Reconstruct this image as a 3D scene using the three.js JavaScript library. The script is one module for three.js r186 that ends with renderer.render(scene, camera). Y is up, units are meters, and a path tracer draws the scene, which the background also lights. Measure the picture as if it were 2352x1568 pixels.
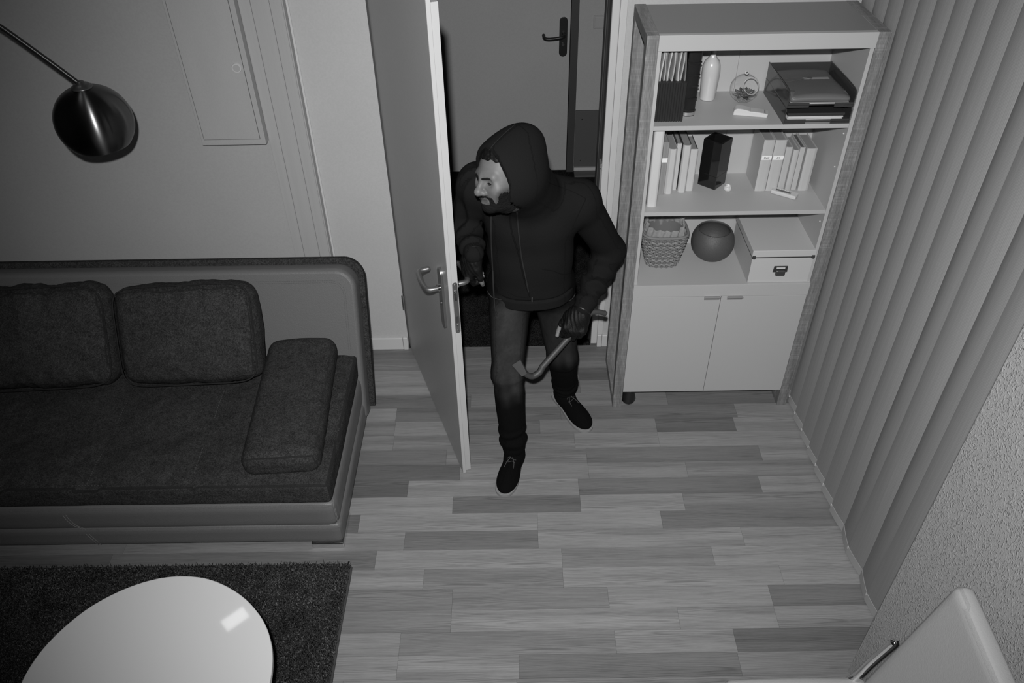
import * as THREE from 'three';
import { RoundedBoxGeometry } from 'three/addons/geometries/RoundedBoxGeometry.js';
import { mergeGeometries, mergeVertices, toCreasedNormals } from 'three/addons/utils/BufferGeometryUtils.js';
import { RectAreaLightUniformsLib } from 'three/addons/lights/RectAreaLightUniformsLib.js';

// ------------------------------------------------------------------ camera, light, exposure
const scene = new THREE.Scene();
scene.background = new THREE.Color(0x000000);
const camera = new THREE.PerspectiveCamera(46.54, 2352 / 1568, 0.05, 30);
camera.position.set(0, 2.677, 3.175);
camera.rotation.set(-0.69439, 0.005247, -0.017947, 'YXZ');
const renderer = new THREE.WebGLRenderer({ antialias: true });
renderer.toneMapping = THREE.LinearToneMapping;
renderer.toneMappingExposure = 1.0;
renderer.shadowMap.enabled = true;
RectAreaLightUniformsLib.init();

// the one strong light of the scene: a camera flash just above the lens
const FLASH = new THREE.Vector3(-0.035, 2.875, 3.23);
const flash = new THREE.SpotLight(0xffffff, 39, 0, 0.80, 1.0, 2);
flash.name = 'camera_flash_beam';
flash.position.copy(FLASH);
flash.target.position.set(0.3, 0.42, 0.25);
flash.castShadow = true;
flash.shadow.radius = 1.2;
flash.shadow.mapSize.set(2048, 2048);
scene.add(flash, flash.target);

// ------------------------------------------------------------------ helpers
const V3 = (x, y, z) => new THREE.Vector3(x, y, z);
let seed = 7;
const rnd = () => { seed = (seed + 0x6d2b79f5) | 0; let t = Math.imul(seed ^ (seed >>> 15), 1 | seed); t = (t + Math.imul(t ^ (t >>> 7), 61 | t)) ^ t; return ((t ^ (t >>> 14)) >>> 0) / 4294967296; };
const rr = (a, b) => a + (b - a) * rnd();
const clamp = (x, a, b) => Math.max(a, Math.min(b, x));
const lerp = (a, b, t) => a + (b - a) * t;
const smooth = (a, b, x) => { const t = clamp((x - a) / (b - a), 0, 1); return t * t * (3 - 2 * t); };
const hash = (x, y, s) => { let h = Math.imul(x, 374761393) + Math.imul(y, 668265263) + Math.imul(s, 2147483647 ^ 0x5bd1e995); h = Math.imul(h ^ (h >>> 13), 1274126177); return ((h ^ (h >>> 16)) >>> 0) / 4294967296; };
function vnoise(x, y, s = 0, px = 0, py = 0) {   // value noise, optionally periodic
  const xi = Math.floor(x), yi = Math.floor(y), fx = x - xi, fy = y - yi, u = fx * fx * (3 - 2 * fx), v = fy * fy * (3 - 2 * fy);
  const w = (a, p) => (p ? ((a % p) + p) % p : a);
  const a = hash(w(xi, px), w(yi, py), s), b = hash(w(xi + 1, px), w(yi, py), s), c = hash(w(xi, px), w(yi + 1, py), s), d = hash(w(xi + 1, px), w(yi + 1, py), s);
  return lerp(lerp(a, b, u), lerp(c, d, u), v);
}
const fbm = (x, y, s, o = 4) => { let r = 0, a = 0.5; for (let i = 0; i < o; i++) { r += a * vnoise(x, y, s + i); x *= 2.03; y *= 2.03; a *= 0.5; } return r; };
function noise3(x, y, z, s = 0) { return (vnoise(x + z * 0.71, y - z * 0.53, s) + vnoise(y + 13.7, z + x * 0.31, s + 5) + vnoise(z - 4.1, x + y * 0.37, s + 9)) / 3; }

const taken = new Map();
function numbered(n) { const k = taken.get(n) ?? 0; taken.set(n, k + 1); return k ? n + '_' + String(k).padStart(3, '0') : n; }
function shade(o) { o.traverse((c) => { if (c.isMesh) { c.castShadow = true; c.receiveShadow = true; } }); return o; }
function thing(name, label, category, group, [x, y, z] = [0, 0, 0], turn = 0) {
  const o = new THREE.Group(); o.name = numbered(name); o.position.set(x, y, z); o.rotation.y = turn;
  o.userData = { label, category }; if (group) o.userData.group = group;
  scene.add(o); return o;
}
function part(name, geo, m, parent, label) {
  const o = new THREE.Mesh(geo, m); o.name = name; o.castShadow = o.receiveShadow = true;
  if (label) o.userData.label = label;
  parent.add(o); return o;
}
function single(name, geo, m, label, category, group) { const o = part(numbered(name), geo, m, scene, label); o.userData.category = category; if (group) o.userData.group = group; return o; }
function struct(name, geo, m, label) {
  let o;
  if (geo) o = part(name, geo, m, scene); else { o = new THREE.Group(); o.name = name; scene.add(o); }
  o.userData.kind = 'structure'; if (label) o.userData.label = label; return o;
}
const at = (g, x, y, z) => g.translate(x, y, z);
const box = (x0, x1, y0, y1, z0, z1) => at(new THREE.BoxGeometry(x1 - x0, y1 - y0, z1 - z0), (x0 + x1) / 2, (y0 + y1) / 2, (z0 + z1) / 2);
const rbox = (x0, x1, y0, y1, z0, z1, r = 0.003, s = 2) => at(new RoundedBoxGeometry(x1 - x0, y1 - y0, z1 - z0, s, Math.min(r, (x1 - x0) / 2.01, (y1 - y0) / 2.01, (z1 - z0) / 2.01)), (x0 + x1) / 2, (y0 + y1) / 2, (z0 + z1) / 2);
const cyl = (r0, r1, h, x = 0, y = 0, z = 0, seg = 32) => at(new THREE.CylinderGeometry(r1, r0, h, seg), x, y + h / 2, z);
const lathe = (pts, seg = 48) => new THREE.LatheGeometry(pts.map(([r, y]) => new THREE.Vector2(r, y)), seg);
const tube = (pts, r, seg = 32, rad = 10, closed = false) => new THREE.TubeGeometry(new THREE.CatmullRomCurve3(pts.map((p) => (p.isVector3 ? p : V3(...p))), closed, 'centripetal'), seg, r, rad, closed);
const merge = (list) => mergeGeometries(list.map((g) => (g.index ? g.toNonIndexed() : g)), false);
function capped(pts, r, seg = 32, rad = 10) {   // a tube with rounded ends
  const a = pts[0].isVector3 ? pts[0] : V3(...pts[0]), b = pts[pts.length - 1].isVector3 ? pts[pts.length - 1] : V3(...pts[pts.length - 1]);
  return merge([tube(pts, r, seg, rad), at(new THREE.SphereGeometry(r, rad, 6), a.x, a.y, a.z), at(new THREE.SphereGeometry(r, rad, 6), b.x, b.y, b.z)]);
}
// uv in metres from the position, by the main direction of the normal; g = the axis that u follows
function metricUV(geo, g = 'x', k = 1, du = 0, dv = 0) {
  geo.computeVertexNormals(); const p = geo.attributes.position, n = geo.attributes.normal, uv = new Float32Array(p.count * 2);
  const A = { x: 0, y: 1, z: 2 }[g];
  for (let i = 0; i < p.count; i++) {
    const c = [p.getX(i), p.getY(i), p.getZ(i)], m = [Math.abs(n.getX(i)), Math.abs(n.getY(i)), Math.abs(n.getZ(i))];
    let D = m[0] > m[1] && m[0] > m[2] ? 0 : m[1] > m[2] ? 1 : 2;
    let a = A, b;
    if (D === A) { a = (A + 1) % 3; b = (A + 2) % 3; } else b = 3 - A - D;
    uv[2 * i] = c[a] * k + du; uv[2 * i + 1] = c[b] * k + dv;
  }
  geo.setAttribute('uv', new THREE.BufferAttribute(uv, 2)); return geo;
}
// a soft upholstered block: rounded box with a puff function that moves the surface along its normal
function softBox(w, h, d, r, [a, b, c], puff) {
  let g = new THREE.BoxGeometry(w, h, d, a, b, c); g.deleteAttribute('uv'); g.deleteAttribute('normal'); g = mergeVertices(g, 1e-5);
  const p = g.attributes.position, ix = w / 2 - r, iy = h / 2 - r, iz = d / 2 - r, v = V3(0, 0, 0), q = V3(0, 0, 0);
  for (let i = 0; i < p.count; i++) {
    v.set(p.getX(i), p.getY(i), p.getZ(i)); q.set(clamp(v.x, -ix, ix), clamp(v.y, -iy, iy), clamp(v.z, -iz, iz));
    const n = v.clone().sub(q).normalize(); const o = q.clone().addScaledVector(n, r);
    if (puff) o.addScaledVector(n, puff(o, n));
    p.setXYZ(i, o.x, o.y, o.z);
  }
  metricUV(g, 'x'); g.computeVertexNormals(); return g;
}
function dataTex(w, h, f, { srgb = false, repeat = [1, 1] } = {}) {   // f(u, v) -> grey 0..1
  const d = new Uint8Array(w * h * 4);
  for (let y = 0; y < h; y++) for (let x = 0; x < w; x++) { const c = clamp(f(x / w, y / h), 0, 1) * 255, i = (y * w + x) * 4; d[i] = d[i + 1] = d[i + 2] = c; d[i + 3] = 255; }
  const t = new THREE.DataTexture(d, w, h); t.wrapS = t.wrapT = THREE.RepeatWrapping; t.magFilter = THREE.LinearFilter; t.minFilter = THREE.LinearMipmapLinearFilter;
  t.repeat.set(...repeat); if (srgb) t.colorSpace = THREE.SRGBColorSpace; t.needsUpdate = true; return t;
}
const grey = (v) => new THREE.Color().setRGB(v, v, v);
const mat = (v, rough = 0.6, extra = {}) => new THREE.MeshStandardMaterial({ color: grey(v), roughness: rough, ...extra });
const cloth = (v, extra = {}) => new THREE.MeshPhysicalMaterial({ color: grey(v), roughness: 1, specularIntensity: 0.12, ...extra });
const phys = (v, rough, extra = {}) => new THREE.MeshPhysicalMaterial({ color: grey(v), roughness: rough, ...extra });

// ------------------------------------------------------------------ textures and materials
// floor staves: six strips of grain, 1.2 m long
const STRIPS = 6;
const floorTex = dataTex(2048, 768, (u, v) => {
  const k = Math.floor(v * STRIPS), w = v * STRIPS - k - 0.5, x = u * 1.2;
  const c0 = [0.1, -0.25, 0.3, -0.05, 0.2, -0.3][k], x0 = [0.35, 0.8, 0.55, 0.15, 0.95, 0.6][k];
  const dx = ((x - x0 + 1.8) % 1.2) - 0.6, wob = 0.12 * (vnoise(u * 5, v * 2, 11 + k, 5) - 0.5) + 0.05 * (vnoise(u * 14, k, 31, 14) - 0.5);
  const q = (w - c0 + wob), ring = Math.sqrt(q * q * 9 + 0.02 + dx * dx * 0.9);
  let s = Math.sin((ring * 17 + vnoise(u * 9, w * 3, 40 + k, 9) * 1.6) * 2);
  const cath = Math.pow(0.5 + 0.5 * s, 3) * (0.35 + 0.65 * vnoise(u * 6, w * 4 + 9, 60 + k, 6));
  const fine = vnoise(u * 24, w * 60 + k * 100, 70, 24), fine2 = vnoise(u * 90, w * 240 + k * 300, 75, 90), broad = vnoise(u * 3, w * 4 + k * 10, 80, 3), streak = Math.pow(vnoise(u * 16, w * 38 + k * 60, 85, 16), 4);
  return 0.94 - 0.13 * cath - 0.05 * fine - 0.06 * fine2 - 0.12 * (broad - 0.4) - 0.09 * streak;
}, { srgb: true, repeat: [1 / 1.2, 1 / 0.54] });
const oakTex = dataTex(1024, 512, (u, v) => {
  const fine = vnoise(u * 30, v * 160, 3, 30, 160), fine2 = vnoise(u * 60, v * 320, 4, 60, 320), bro = vnoise(u * 4, v * 12, 5, 4, 12);
  const saw = Math.pow(vnoise(u * 220, v * 5, 6, 220, 5), 3) * vnoise(u * 9, v * 4, 7, 9, 4);
  const ring = Math.sin((v * 9 + 0.9 * vnoise(u * 3, v * 3, 9, 3, 3)) * 6.28);
  return 0.78 - 0.12 * fine - 0.12 * fine2 + 0.08 * (bro - 0.5) + 0.12 * saw + 0.03 * ring;
}, { srgb: true, repeat: [1 / 0.8, 1 / 0.3] });
const plasterBump = dataTex(1024, 1024, (u, v) => {   // pressed worm-like ridges of the rough wall covering
  const a = vnoise(u * 90 + 1.6 * vnoise(u * 40, v * 40, 2, 40, 40), v * 46, 3, 0, 46), b = vnoise(u * 140, v * 80, 8, 140, 80), c = vnoise(u * 200, v * 200, 9, 200, 200);
  const r = 1 - Math.abs(a - 0.5) * 5; return 0.3 + 0.5 * clamp(r, 0, 1) * smooth(0.35, 0.65, b) + 0.15 * c;
}, { repeat: [1 / 0.42, 1 / 0.42] });
const fabricTex = dataTex(1024, 1024, (u, v) => 0.7 + 0.36 * (vnoise(u * 300, v * 300, 3, 300, 300) - 0.5) + 0.16 * (vnoise(u * 110, v * 110, 5, 110, 110) - 0.5) + 0.10 * (vnoise(u * 22 + v * 6, v * 22, 4) - 0.5), { srgb: true, repeat: [1 / 0.62, 1 / 0.62] });
const fabricBump = dataTex(512, 512, (u, v) => 0.5 + 0.25 * Math.sin(u * 402.12) * Math.sin(v * 402.12) + 0.5 * (vnoise(u * 128, v * 128, 6, 128, 128) - 0.5), { repeat: [1 / 0.16, 1 / 0.16] });
const leatherBump = dataTex(512, 512, (u, v) => 0.5 * vnoise(u * 120, v * 120, 1, 120, 120) + 0.3 * vnoise(u * 60, v * 60, 2, 60, 60) + 0.2 * vnoise(u * 8, v * 8, 3, 8, 8), { repeat: [1 / 0.25, 1 / 0.25] });
const wallTex = dataTex(512, 512, (u, v) => 0.95 + 0.03 * (vnoise(u * 200, v * 200, 1, 200, 200) - 0.5) + 0.015 * (vnoise(u * 6, v * 6, 2, 6, 6) - 0.5), { srgb: true, repeat: [1, 1] });
const carpetTex = dataTex(512, 512, (u, v) => 0.5 + 0.7 * (vnoise(u * 200, v * 200, 1, 200, 200) - 0.5) + 0.2 * (vnoise(u * 12, v * 12, 2, 12, 12) - 0.5), { srgb: true, repeat: [2, 2] });
const ribBump = dataTex(512, 16, (u) => 0.5 + 0.5 * Math.sin(u * 6.2832 * 32), { repeat: [1 / 0.13, 1] });
const ribTex = dataTex(512, 256, (u, v) => 0.92 + 0.05 * (vnoise(u * 60, v * 4, 4, 60, 4) - 0.5), { srgb: true, repeat: [1 / 0.13, 1] });

const M = {
  wall: mat(0.47, 0.75, { map: wallTex }),
  plaster: mat(0.33, 0.85, { bumpMap: plasterBump, bumpScale: 0.003 }),
  ceiling: mat(0.35, 0.9),
  wallSofa: mat(0.40, 0.8, { map: wallTex }),
  wallFar: mat(0.28, 0.9),
  white: mat(0.50, 0.45),
  whiteGloss: phys(0.5, 0.25, { clearcoat: 0.3, clearcoatRoughness: 0.1 }),
  leaf: mat(0.40, 0.45, { map: wallTex }),
  leafEdge: mat(0.43, 0.5),
  hallDoor: mat(0.40, 0.5, { map: wallTex }),
  frameDark: mat(0.045, 0.5),
  jamb: mat(0.12, 0.5),
  steel: mat(0.32, 0.35, { metalness: 0.9 }),
  steelDark: mat(0.16, 0.35, { metalness: 0.85 }),
  chrome: mat(0.7, 0.08, { metalness: 1 }),
  black: mat(0.012, 0.4),
  blackMatt: mat(0.02, 0.85),
  carpet: cloth(0.06, { map: carpetTex, bumpMap: carpetTex, bumpScale: 0.003 }),
  leather: phys(0.125, 0.48, { bumpMap: leatherBump, bumpScale: 0.0006 }),
  seam: mat(0.09, 0.7),
  sofaFabric: cloth(0.086, { map: fabricTex, bumpMap: fabricBump, bumpScale: 0.001 }),
  stitch: mat(0.085, 0.9),
  stitchPale: mat(0.19, 0.8),
  slat: mat(0.27, 0.8, { map: ribTex, bumpMap: ribBump, bumpScale: 0.00012, side: THREE.DoubleSide }),
  slatPocket: mat(0.34, 0.7, { side: THREE.DoubleSide }),
  oak: mat(0.42, 0.55, { map: oakTex }),
  glass: phys(1, 0.02, { transmission: 1, thickness: 0, ior: 1.5 }),
};
const floorTones = [0.18, 0.225, 0.275, 0.32, 0.35].map((t) => new THREE.MeshPhysicalMaterial({ color: grey(t), map: floorTex, roughness: 0.42, specularIntensity: 0.6 }));

// ------------------------------------------------------------------ the room
const CEIL = 3.05;
// floor: every stave of the laminate is a piece of its own
const floor = struct('floor', null, null, 'grey wood-look laminate floor of staggered staves');
part('subfloor', box(-3.3, 1.5, -0.12, -0.006, 0.0, 4.1), M.blackMatt, floor);
{
  const rows = [[[], [1]], [[], [2]], [[-0.268, 0.315], [4, 1, 0]], [[-0.264, 0.316], [4, 1, 2]], [[-0.219, 0.729, 1.357], [1, 2, 1, 2]], [[-0.571, -0.256, 0.211, 1.042], [4, 1, 1, 1, 3]], [[-0.568, -0.252, 0.109, 0.651, 1.017], [2, 3, 1, 2, 0, 3]], [[-0.564, 0.265, 0.65], [3, 2, 3, 3]], [[-0.317, 0.313, 1.092], [1, 2, 1, 3]], [[0.314, 0.746], [3, 3, 2]], [[-0.473, 0.265, 1.047], [0, 4, 1, 3]], [[-0.274, 0.266, 0.703], [4, 1, 4, 2]], [[-0.658, 0.082, 0.595], [0, 4, 4, 1]], [[-1.591, -0.461, 0.081, 0.91], [2, 3, 1, 4, 3]], [[-1.629, -0.567, 0.173, 0.772], [0, 1, 4, 2, 4]], [[-0.369, 0.172, 1.019], [4, 2, 4, 4]], [[-0.253, 0.339, 0.954], [2, 2, 4, 1]], [[-0.253, 0.591, 0.952], [2, 4, 4, 3]], [[-0.434, 0.347, 0.78], [4, 2, 4, 0]], [[-0.434, -0.003, 0.776], [4, 4, 1, 2]], [[-0.012], [4, 2]]];
  const W = 0.09, XL = -3.0, XR = 1.38;
  for (let k = 0; k < 26; k++) {
    let [js, tn] = rows[k] ?? [[rr(-1, 1)], [Math.floor(rnd() * 5), Math.floor(rnd() * 5)]];
    js = [...js]; tn = [...tn];
    if (!js.length) { js = [rr(-1.1, -0.9)]; tn = [2, tn[0]]; }
    while (js[0] - XL > 0.62) { js.unshift(js[0] - rr(0.5, 0.62)); tn.unshift(Math.floor(rnd() * 5)); }
    const xs = [XL, ...js, XR];
    for (let i = 0; i < xs.length - 1; i++) {
      const a = xs[i] + 0.0003, b = xs[i + 1] - 0.0003, z0 = k * W + 0.0003, z1 = (k + 1) * W - 0.0003;
      if (b - a < 0.01) continue;
      const g = box(a, b, -0.006, 0, z0, z1), p = g.attributes.position, uv = g.attributes.uv, s = Math.floor(rnd() * STRIPS), du = rnd() * 1.2, fl = rnd() < 0.5 ? -1 : 1;
      for (let j = 0; j < p.count; j++) uv.setXY(j, (p.getX(j) - a) * fl + du, s * W + 0.0015 + ((p.getZ(j) - z0) / (z1 - z0)) * (W - 0.003));
      part('plank', g, floorTones[tn[i] ?? 2], floor);
    }
  }
}
// back wall with the doorway, the thicker wall section behind the sofa, ceiling and the walls out of view
const wallBack = struct('wall_back', merge([box(-0.86, -0.555, 0, CEIL, -0.12, 0), box(-0.555, 0.425, 2.02, CEIL, -0.12, 0), box(0.425, 1.5, 0, CEIL, -0.12, 0)]), M.wall);
metricUV(wallBack.geometry, 'x');
const wallSofa = struct('wall_sofa', metricUV(box(-3.3, -0.872, 0, CEIL, -0.12, 0.036), 'x'), M.wallSofa, 'plain painted wall behind the sofa');
struct('ceiling', box(-3.3, 1.5, CEIL, CEIL + 0.12, -0.12, 4.1), M.ceiling);
struct('wall_left', box(-3.42, -3.3, 0, CEIL, -0.12, 4.1), M.wallFar);
struct('wall_rear', box(-3.42, 1.62, 0, CEIL, 4.1, 4.22), M.wallFar);
const wallRight = struct('wall_right', metricUV(merge([box(1.38, 1.5, 0, CEIL, 0, 0.1), box(1.38, 1.5, 2.3, CEIL, 0.1, 1.72), box(1.38, 1.5, 0, 0.05, 0.1, 1.72), box(1.147, 1.5, 0, CEIL, 1.785, 4.1)]), 'z'), M.plaster, 'rough textured wall pier beside the blinds');
{
  const w = struct('window_1', null, null, 'balcony window behind the vertical blinds');
  part('window_frame', merge([box(1.42, 1.48, 0.05, 2.3, 0.1, 0.17), box(1.42, 1.48, 0.05, 2.3, 1.65, 1.72), box(1.42, 1.48, 0.05, 0.12, 0.17, 1.65), box(1.42, 1.48, 2.23, 2.3, 0.17, 1.65), box(1.42, 1.48, 0.12, 2.23, 0.88, 0.94)]), M.white, w);
  part('shutter', box(1.49, 1.5, 0.05, 2.3, 0.1, 1.72), M.jamb, w);
  for (const [a, b] of [[0.17, 0.88], [0.94, 1.65]]) part('pane', box(1.447, 1.453, 0.12, 2.23, a, b), M.glass, w);
}
// vertical boards of the casing between the sofa wall and the door wall
{
  const t = struct('trim_1', null, null, 'three painted vertical boards at the corner of the sofa wall');
  for (const [a, b] of [[-1.028, -0.985], [-0.983, -0.913], [-0.911, -0.866]]) part('board', rbox(a, b, 0, CEIL - 0.01, 0.036, 0.042, 0.001, 1), M.wallSofa, t);
  part('side_strip', rbox(-0.866, -0.8605, 0, CEIL - 0.01, 0.0, 0.040, 0.001, 1), M.wallSofa, t);
  part('corner_bead', rbox(-0.8605, -0.851, 0, CEIL - 0.01, 0.0, 0.006, 0.002, 1), M.white, t);
}
// baseboards
for (const [a, b, n] of [[-0.85, -0.582, 'baseboard_left'], [0.449, 1.36, 'baseboard_right']]) struct(n, rbox(a, b, 0.0, 0.075, 0, 0.014, 0.004, 2), M.white);
part('end_block', rbox(-0.581, -0.556, 0.0, 0.078, 0, 0.016, 0.004, 2), M.white, struct('trim_2', null, null, 'baseboard end block beside the door hinge'));
part('end_block', rbox(0.424, 0.448, 0.0, 0.078, 0, 0.016, 0.004, 2), M.white, struct('trim_3', null, null, 'baseboard end block beside the cabinet'));
// door frame
{
  const f = struct('trim_4', null, null, 'dark door jamb with white casing and strike plate');
  part('casing', rbox(0.392, 0.424, 0.02, 2.04, -0.002, 0.012, 0.005, 2), M.white, f);
  part('casing_edge', rbox(0.4245, 0.452, 0.08, 2.06, -0.002, 0.008, 0.002, 1), M.white, f);
  part('jamb', box(0.392, 0.425, 0, 2.02, -0.12, -0.002), M.jamb, f, 'dark painted jamb');
  part('stop', box(0.378, 0.392, 0, 2.02, -0.12, -0.055), M.frameDark, f);
  part('seal', capped([[0.386, 0.01, -0.05], [0.386, 2.0, -0.05]], 0.005, 4, 8), M.blackMatt, f);
  part('strike_plate', rbox(0.3835, 0.3925, 0.865, 1.045, -0.04, 0.0145, 0.002, 1), mat(0.26, 0.5, { metalness: 0.3 }), f, 'worn steel strike plate');
  for (const y of [0.885, 1.025]) part('screw', at(new THREE.SphereGeometry(0.004, 10, 6), 0.388, y, 0.0145), M.chrome, f);
  part('left_jamb', box(-0.6, -0.556, 0, 2.02, -0.12, -0.004), M.jamb, f);
  part('head', box(-0.556, 0.392, 2.0, 2.02, -0.12, 0.0), M.jamb, f);
}
// the hall behind the doorway
struct('floor_hall', metricUV(box(-1.6, 1.6, -0.12, -0.001, -2.05, 0.0), 'x'), M.carpet, 'dark carpet of the hall');
struct('ceiling_hall', box(-1.7, 1.7, CEIL, CEIL + 0.1, -2.1, -0.12), M.ceiling);
struct('wall_hall_left', box(-1.72, -1.6, 0, CEIL, -2.1, -0.12), M.wallSofa);
struct('wall_hall_right', box(1.6, 1.72, 0, CEIL, -2.1, -0.12), M.wallSofa);
struct('wall_hall_back', metricUV(merge([box(-1.6, -0.62, 0, CEIL, -2.05, -1.93), box(0.429, 1.6, 0, CEIL, -2.05, -1.93), box(-0.62, 0.429, 2.06, CEIL, -2.05, -1.93)]), 'x'), M.wallSofa);
{
  const d = struct('door_2', null, null, 'grey hall door with a black lever handle');
  part('leaf', metricUV(rbox(-0.52, 0.375, 0.012, 2.0, -1.955, -1.91, 0.003, 1), 'x'), M.hallDoor, d);
  part('door_frame', merge([box(0.379, 0.427, 0, 2.06, -2.0, -1.905), box(-0.62, -0.524, 0, 2.06, -2.0, -1.905), box(-0.524, 0.379, 2.004, 2.06, -2.0, -1.905)]), M.frameDark, d, 'dark door frame');
  const pl = new THREE.Shape(); const r = 0.0235, y0 = 0.82 + r, y1 = 1.062 - r; pl.absarc(0.332, y1, r, 0, Math.PI, false); pl.absarc(0.332, y0, r, Math.PI, 2 * Math.PI, false);
  const plate = part('handle_plate', new THREE.ExtrudeGeometry(pl, { depth: 0.008, bevelEnabled: true, bevelSize: 0.002, bevelThickness: 0.002, bevelSegments: 2 }).translate(0, 0, -1.911), M.black, d, 'black oval handle plate');
  part('lever', capped([[0.333, 0.962, -1.9], [0.333, 0.962, -1.855], [0.315, 0.958, -1.845], [0.235, 0.95, -1.843], [0.212, 0.953, -1.85], [0.206, 0.962, -1.88]], 0.0105, 40, 10), M.black, plate);
  part('keyhole', at(new THREE.CylinderGeometry(0.009, 0.009, 0.012, 16).rotateX(Math.PI / 2), 0.331, 0.898, -1.898), M.steelDark, plate);
}
{
  const w = struct('trim_5', null, null, 'hall wall lower panel with white plinth strip');
  part('lower_panel', rbox(0.43, 0.95, 0.034, 0.446, -1.93, -1.915, 0.002, 1), mat(0.075, 0.8), w, 'dark lower wall panel');
  part('plinth_strip', rbox(0.43, 0.95, 0.002, 0.032, -1.93, -1.9, 0.003, 1), mat(0.42, 0.5), w, 'pale plinth strip');
  part('floor_rail', rbox(0.43, 0.95, 0.0, 0.012, -1.9, -1.82, 0.003, 1), mat(0.10, 0.6), w);
  for (const y of [0.385, 0.08]) part('screw', at(new THREE.SphereGeometry(0.004, 10, 6), 0.475, y, -1.915), M.black, w);
}
{
  const s = thing('light_switch', 'square light switch plate on the hall wall', 'light switch', null, [0.56, 1.025, -1.929]);
  part('switch_frame', rbox(-0.04, 0.04, -0.04, 0.04, 0, 0.008, 0.003, 2), mat(0.34, 0.4), s); part('rocker', rbox(-0.032, 0.032, -0.032, 0.032, 0.007, 0.011, 0.002, 1), mat(0.36, 0.35), s);
}
// the open room door
{
  const d = struct('door_1', null, null, 'grey room door standing open with a slightly lighter edge');
  d.position.set(-0.548, 0, -0.002); d.rotation.y = -1.2271;
  const L = 0.923, H = 1.997;
  part('leaf_face', metricUV(rbox(0, L, 0.008, H, -0.014, 0, 0.0015, 1), 'y'), M.leaf, d);
  part('leaf_core', metricUV(rbox(0.012, L - 0.013, 0.008, H - 0.012, -0.040, -0.0145, 0.001, 1), 'y'), M.leaf, d);
  part('lip_edge', rbox(L - 0.001, L + 0.0008, 0.008, H, -0.0138, -0.0006, 0.0004, 1), M.leafEdge, d, 'slightly lighter door edge');  // edge strips coloured a little lighter than the leaf
  part('core_edge', rbox(L - 0.0145, L - 0.0115, 0.008, H - 0.012, -0.0395, -0.0155, 0.0004, 1), M.leafEdge, d, 'slightly lighter door edge');
  part('lip_top', rbox(0, L, H - 0.001, H + 0.001, -0.0138, -0.0006, 0.0004, 1), M.leafEdge, d);
  // lock
  const E = L - 0.0115, sh = new THREE.Shape(), r = 0.0095; sh.absarc(0, 1.018 - r, r, 0, Math.PI, false); sh.absarc(0, 0.785 + r, r, Math.PI, 2 * Math.PI, false);
  const lock = part('lock_plate', new THREE.ExtrudeGeometry(sh, { depth: 0.0025, bevelEnabled: false }).rotateY(Math.PI / 2).translate(E - 0.0005, 0, -0.0275), M.steel, d, 'steel lock face plate');
  part('latch_bolt', new THREE.CylinderGeometry(0.007, 0.007, 0.03, 3).scale(1, 1, 0.7).translate(E + 0.002, 0.955, -0.0275), M.steelDark, lock);
  part('latch_roller', at(new THREE.SphereGeometry(0.006, 14, 10), E + 0.003, 0.978, -0.0275), M.chrome, lock);
  part('dead_bolt', box(E, E + 0.003, 0.835, 0.865, -0.033, -0.022), M.steelDark, lock);
  for (const y of [1.006, 0.822, 0.797]) part('screw', at(new THREE.SphereGeometry(0.0042, 12, 8), E + 0.002, y, -0.0275), M.chrome, lock);
  for (const s of [1, -1]) {   // handle set on both faces
    const o = new THREE.Group(); o.name = 'handle_set'; d.add(o); o.position.set(0.838, 0, s > 0 ? 0 : -0.040); o.scale.z = s;
    const ps = new THREE.Shape(), w = 0.021; ps.absarc(0, 1.04 - w, w, 0, Math.PI, false); ps.absarc(0, 0.772 + w, w, Math.PI, 2 * Math.PI, false);
    part('handle_plate', new THREE.ExtrudeGeometry(ps, { depth: 0.008, bevelEnabled: true, bevelSize: 0.003, bevelThickness: 0.003, bevelSegments: 3, curveSegments: 16 }), M.steel, o, 'brushed steel handle plate');
    part('lever', capped([[0, 0.955, 0.008], [0, 0.955, 0.045], [-0.008, 0.955, 0.058], [-0.03, 0.956, 0.064], [-0.095, 0.959, 0.064], [-0.118, 0.961, 0.058], [-0.125, 0.962, 0.045], [-0.125, 0.962, 0.022]], 0.0105, 60, 14), M.steel, o, 'U shaped steel lever');
    part('rose', at(new THREE.CylinderGeometry(0.014, 0.014, 0.012, 20).rotateX(Math.PI / 2), 0, 0.955, 0.014), M.chrome, o);
    part('keyhole', at(new THREE.CylinderGeometry(0.008, 0.008, 0.006, 16).rotateX(Math.PI / 2), 0, 0.885, 0.011), M.steelDark, o);
  }
  for (const y of [0.25, 1.75]) part('hinge', cyl(0.009, 0.009, 0.09, -0.004, y, 0.006, 14), M.steel, d, 'steel barrel hinge');
}
// wall-mounted cupboard (flush hatch) above the sofa
{
  const c = thing('wall_hatch', 'flat painted wall hatch with round lock above the sofa', 'hatch', null, [-1.165, 1.2, 0.0362]);
  const W = 0.268;
  part('frame', rbox(-W / 2, W / 2, -0.005, 0.95, 0, 0.046, 0.002, 1), M.wallSofa, c);
  part('door', rbox(-W / 2 + 0.014, W / 2 - 0.022, 0.022, 0.93, 0.0465, 0.0485, 0.0015, 1), M.wallSofa, c);
  part('door_gap', box(-W / 2 + 0.012, W / 2 - 0.020, 0.020, 0.932, 0.0458, 0.0463), M.seam, c);
  const k = part('lock', at(new THREE.CylinderGeometry(0.018, 0.0195, 0.005, 28).rotateX(Math.PI / 2), W / 2 - 0.047, 0.322, 0.0505), M.white, c, 'round lock');
  part('slot', at(new THREE.CylinderGeometry(0.014, 0.014, 0.003, 24).rotateX(Math.PI / 2), W / 2 - 0.047, 0.322, 0.0525), M.wallSofa, k);
}
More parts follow.
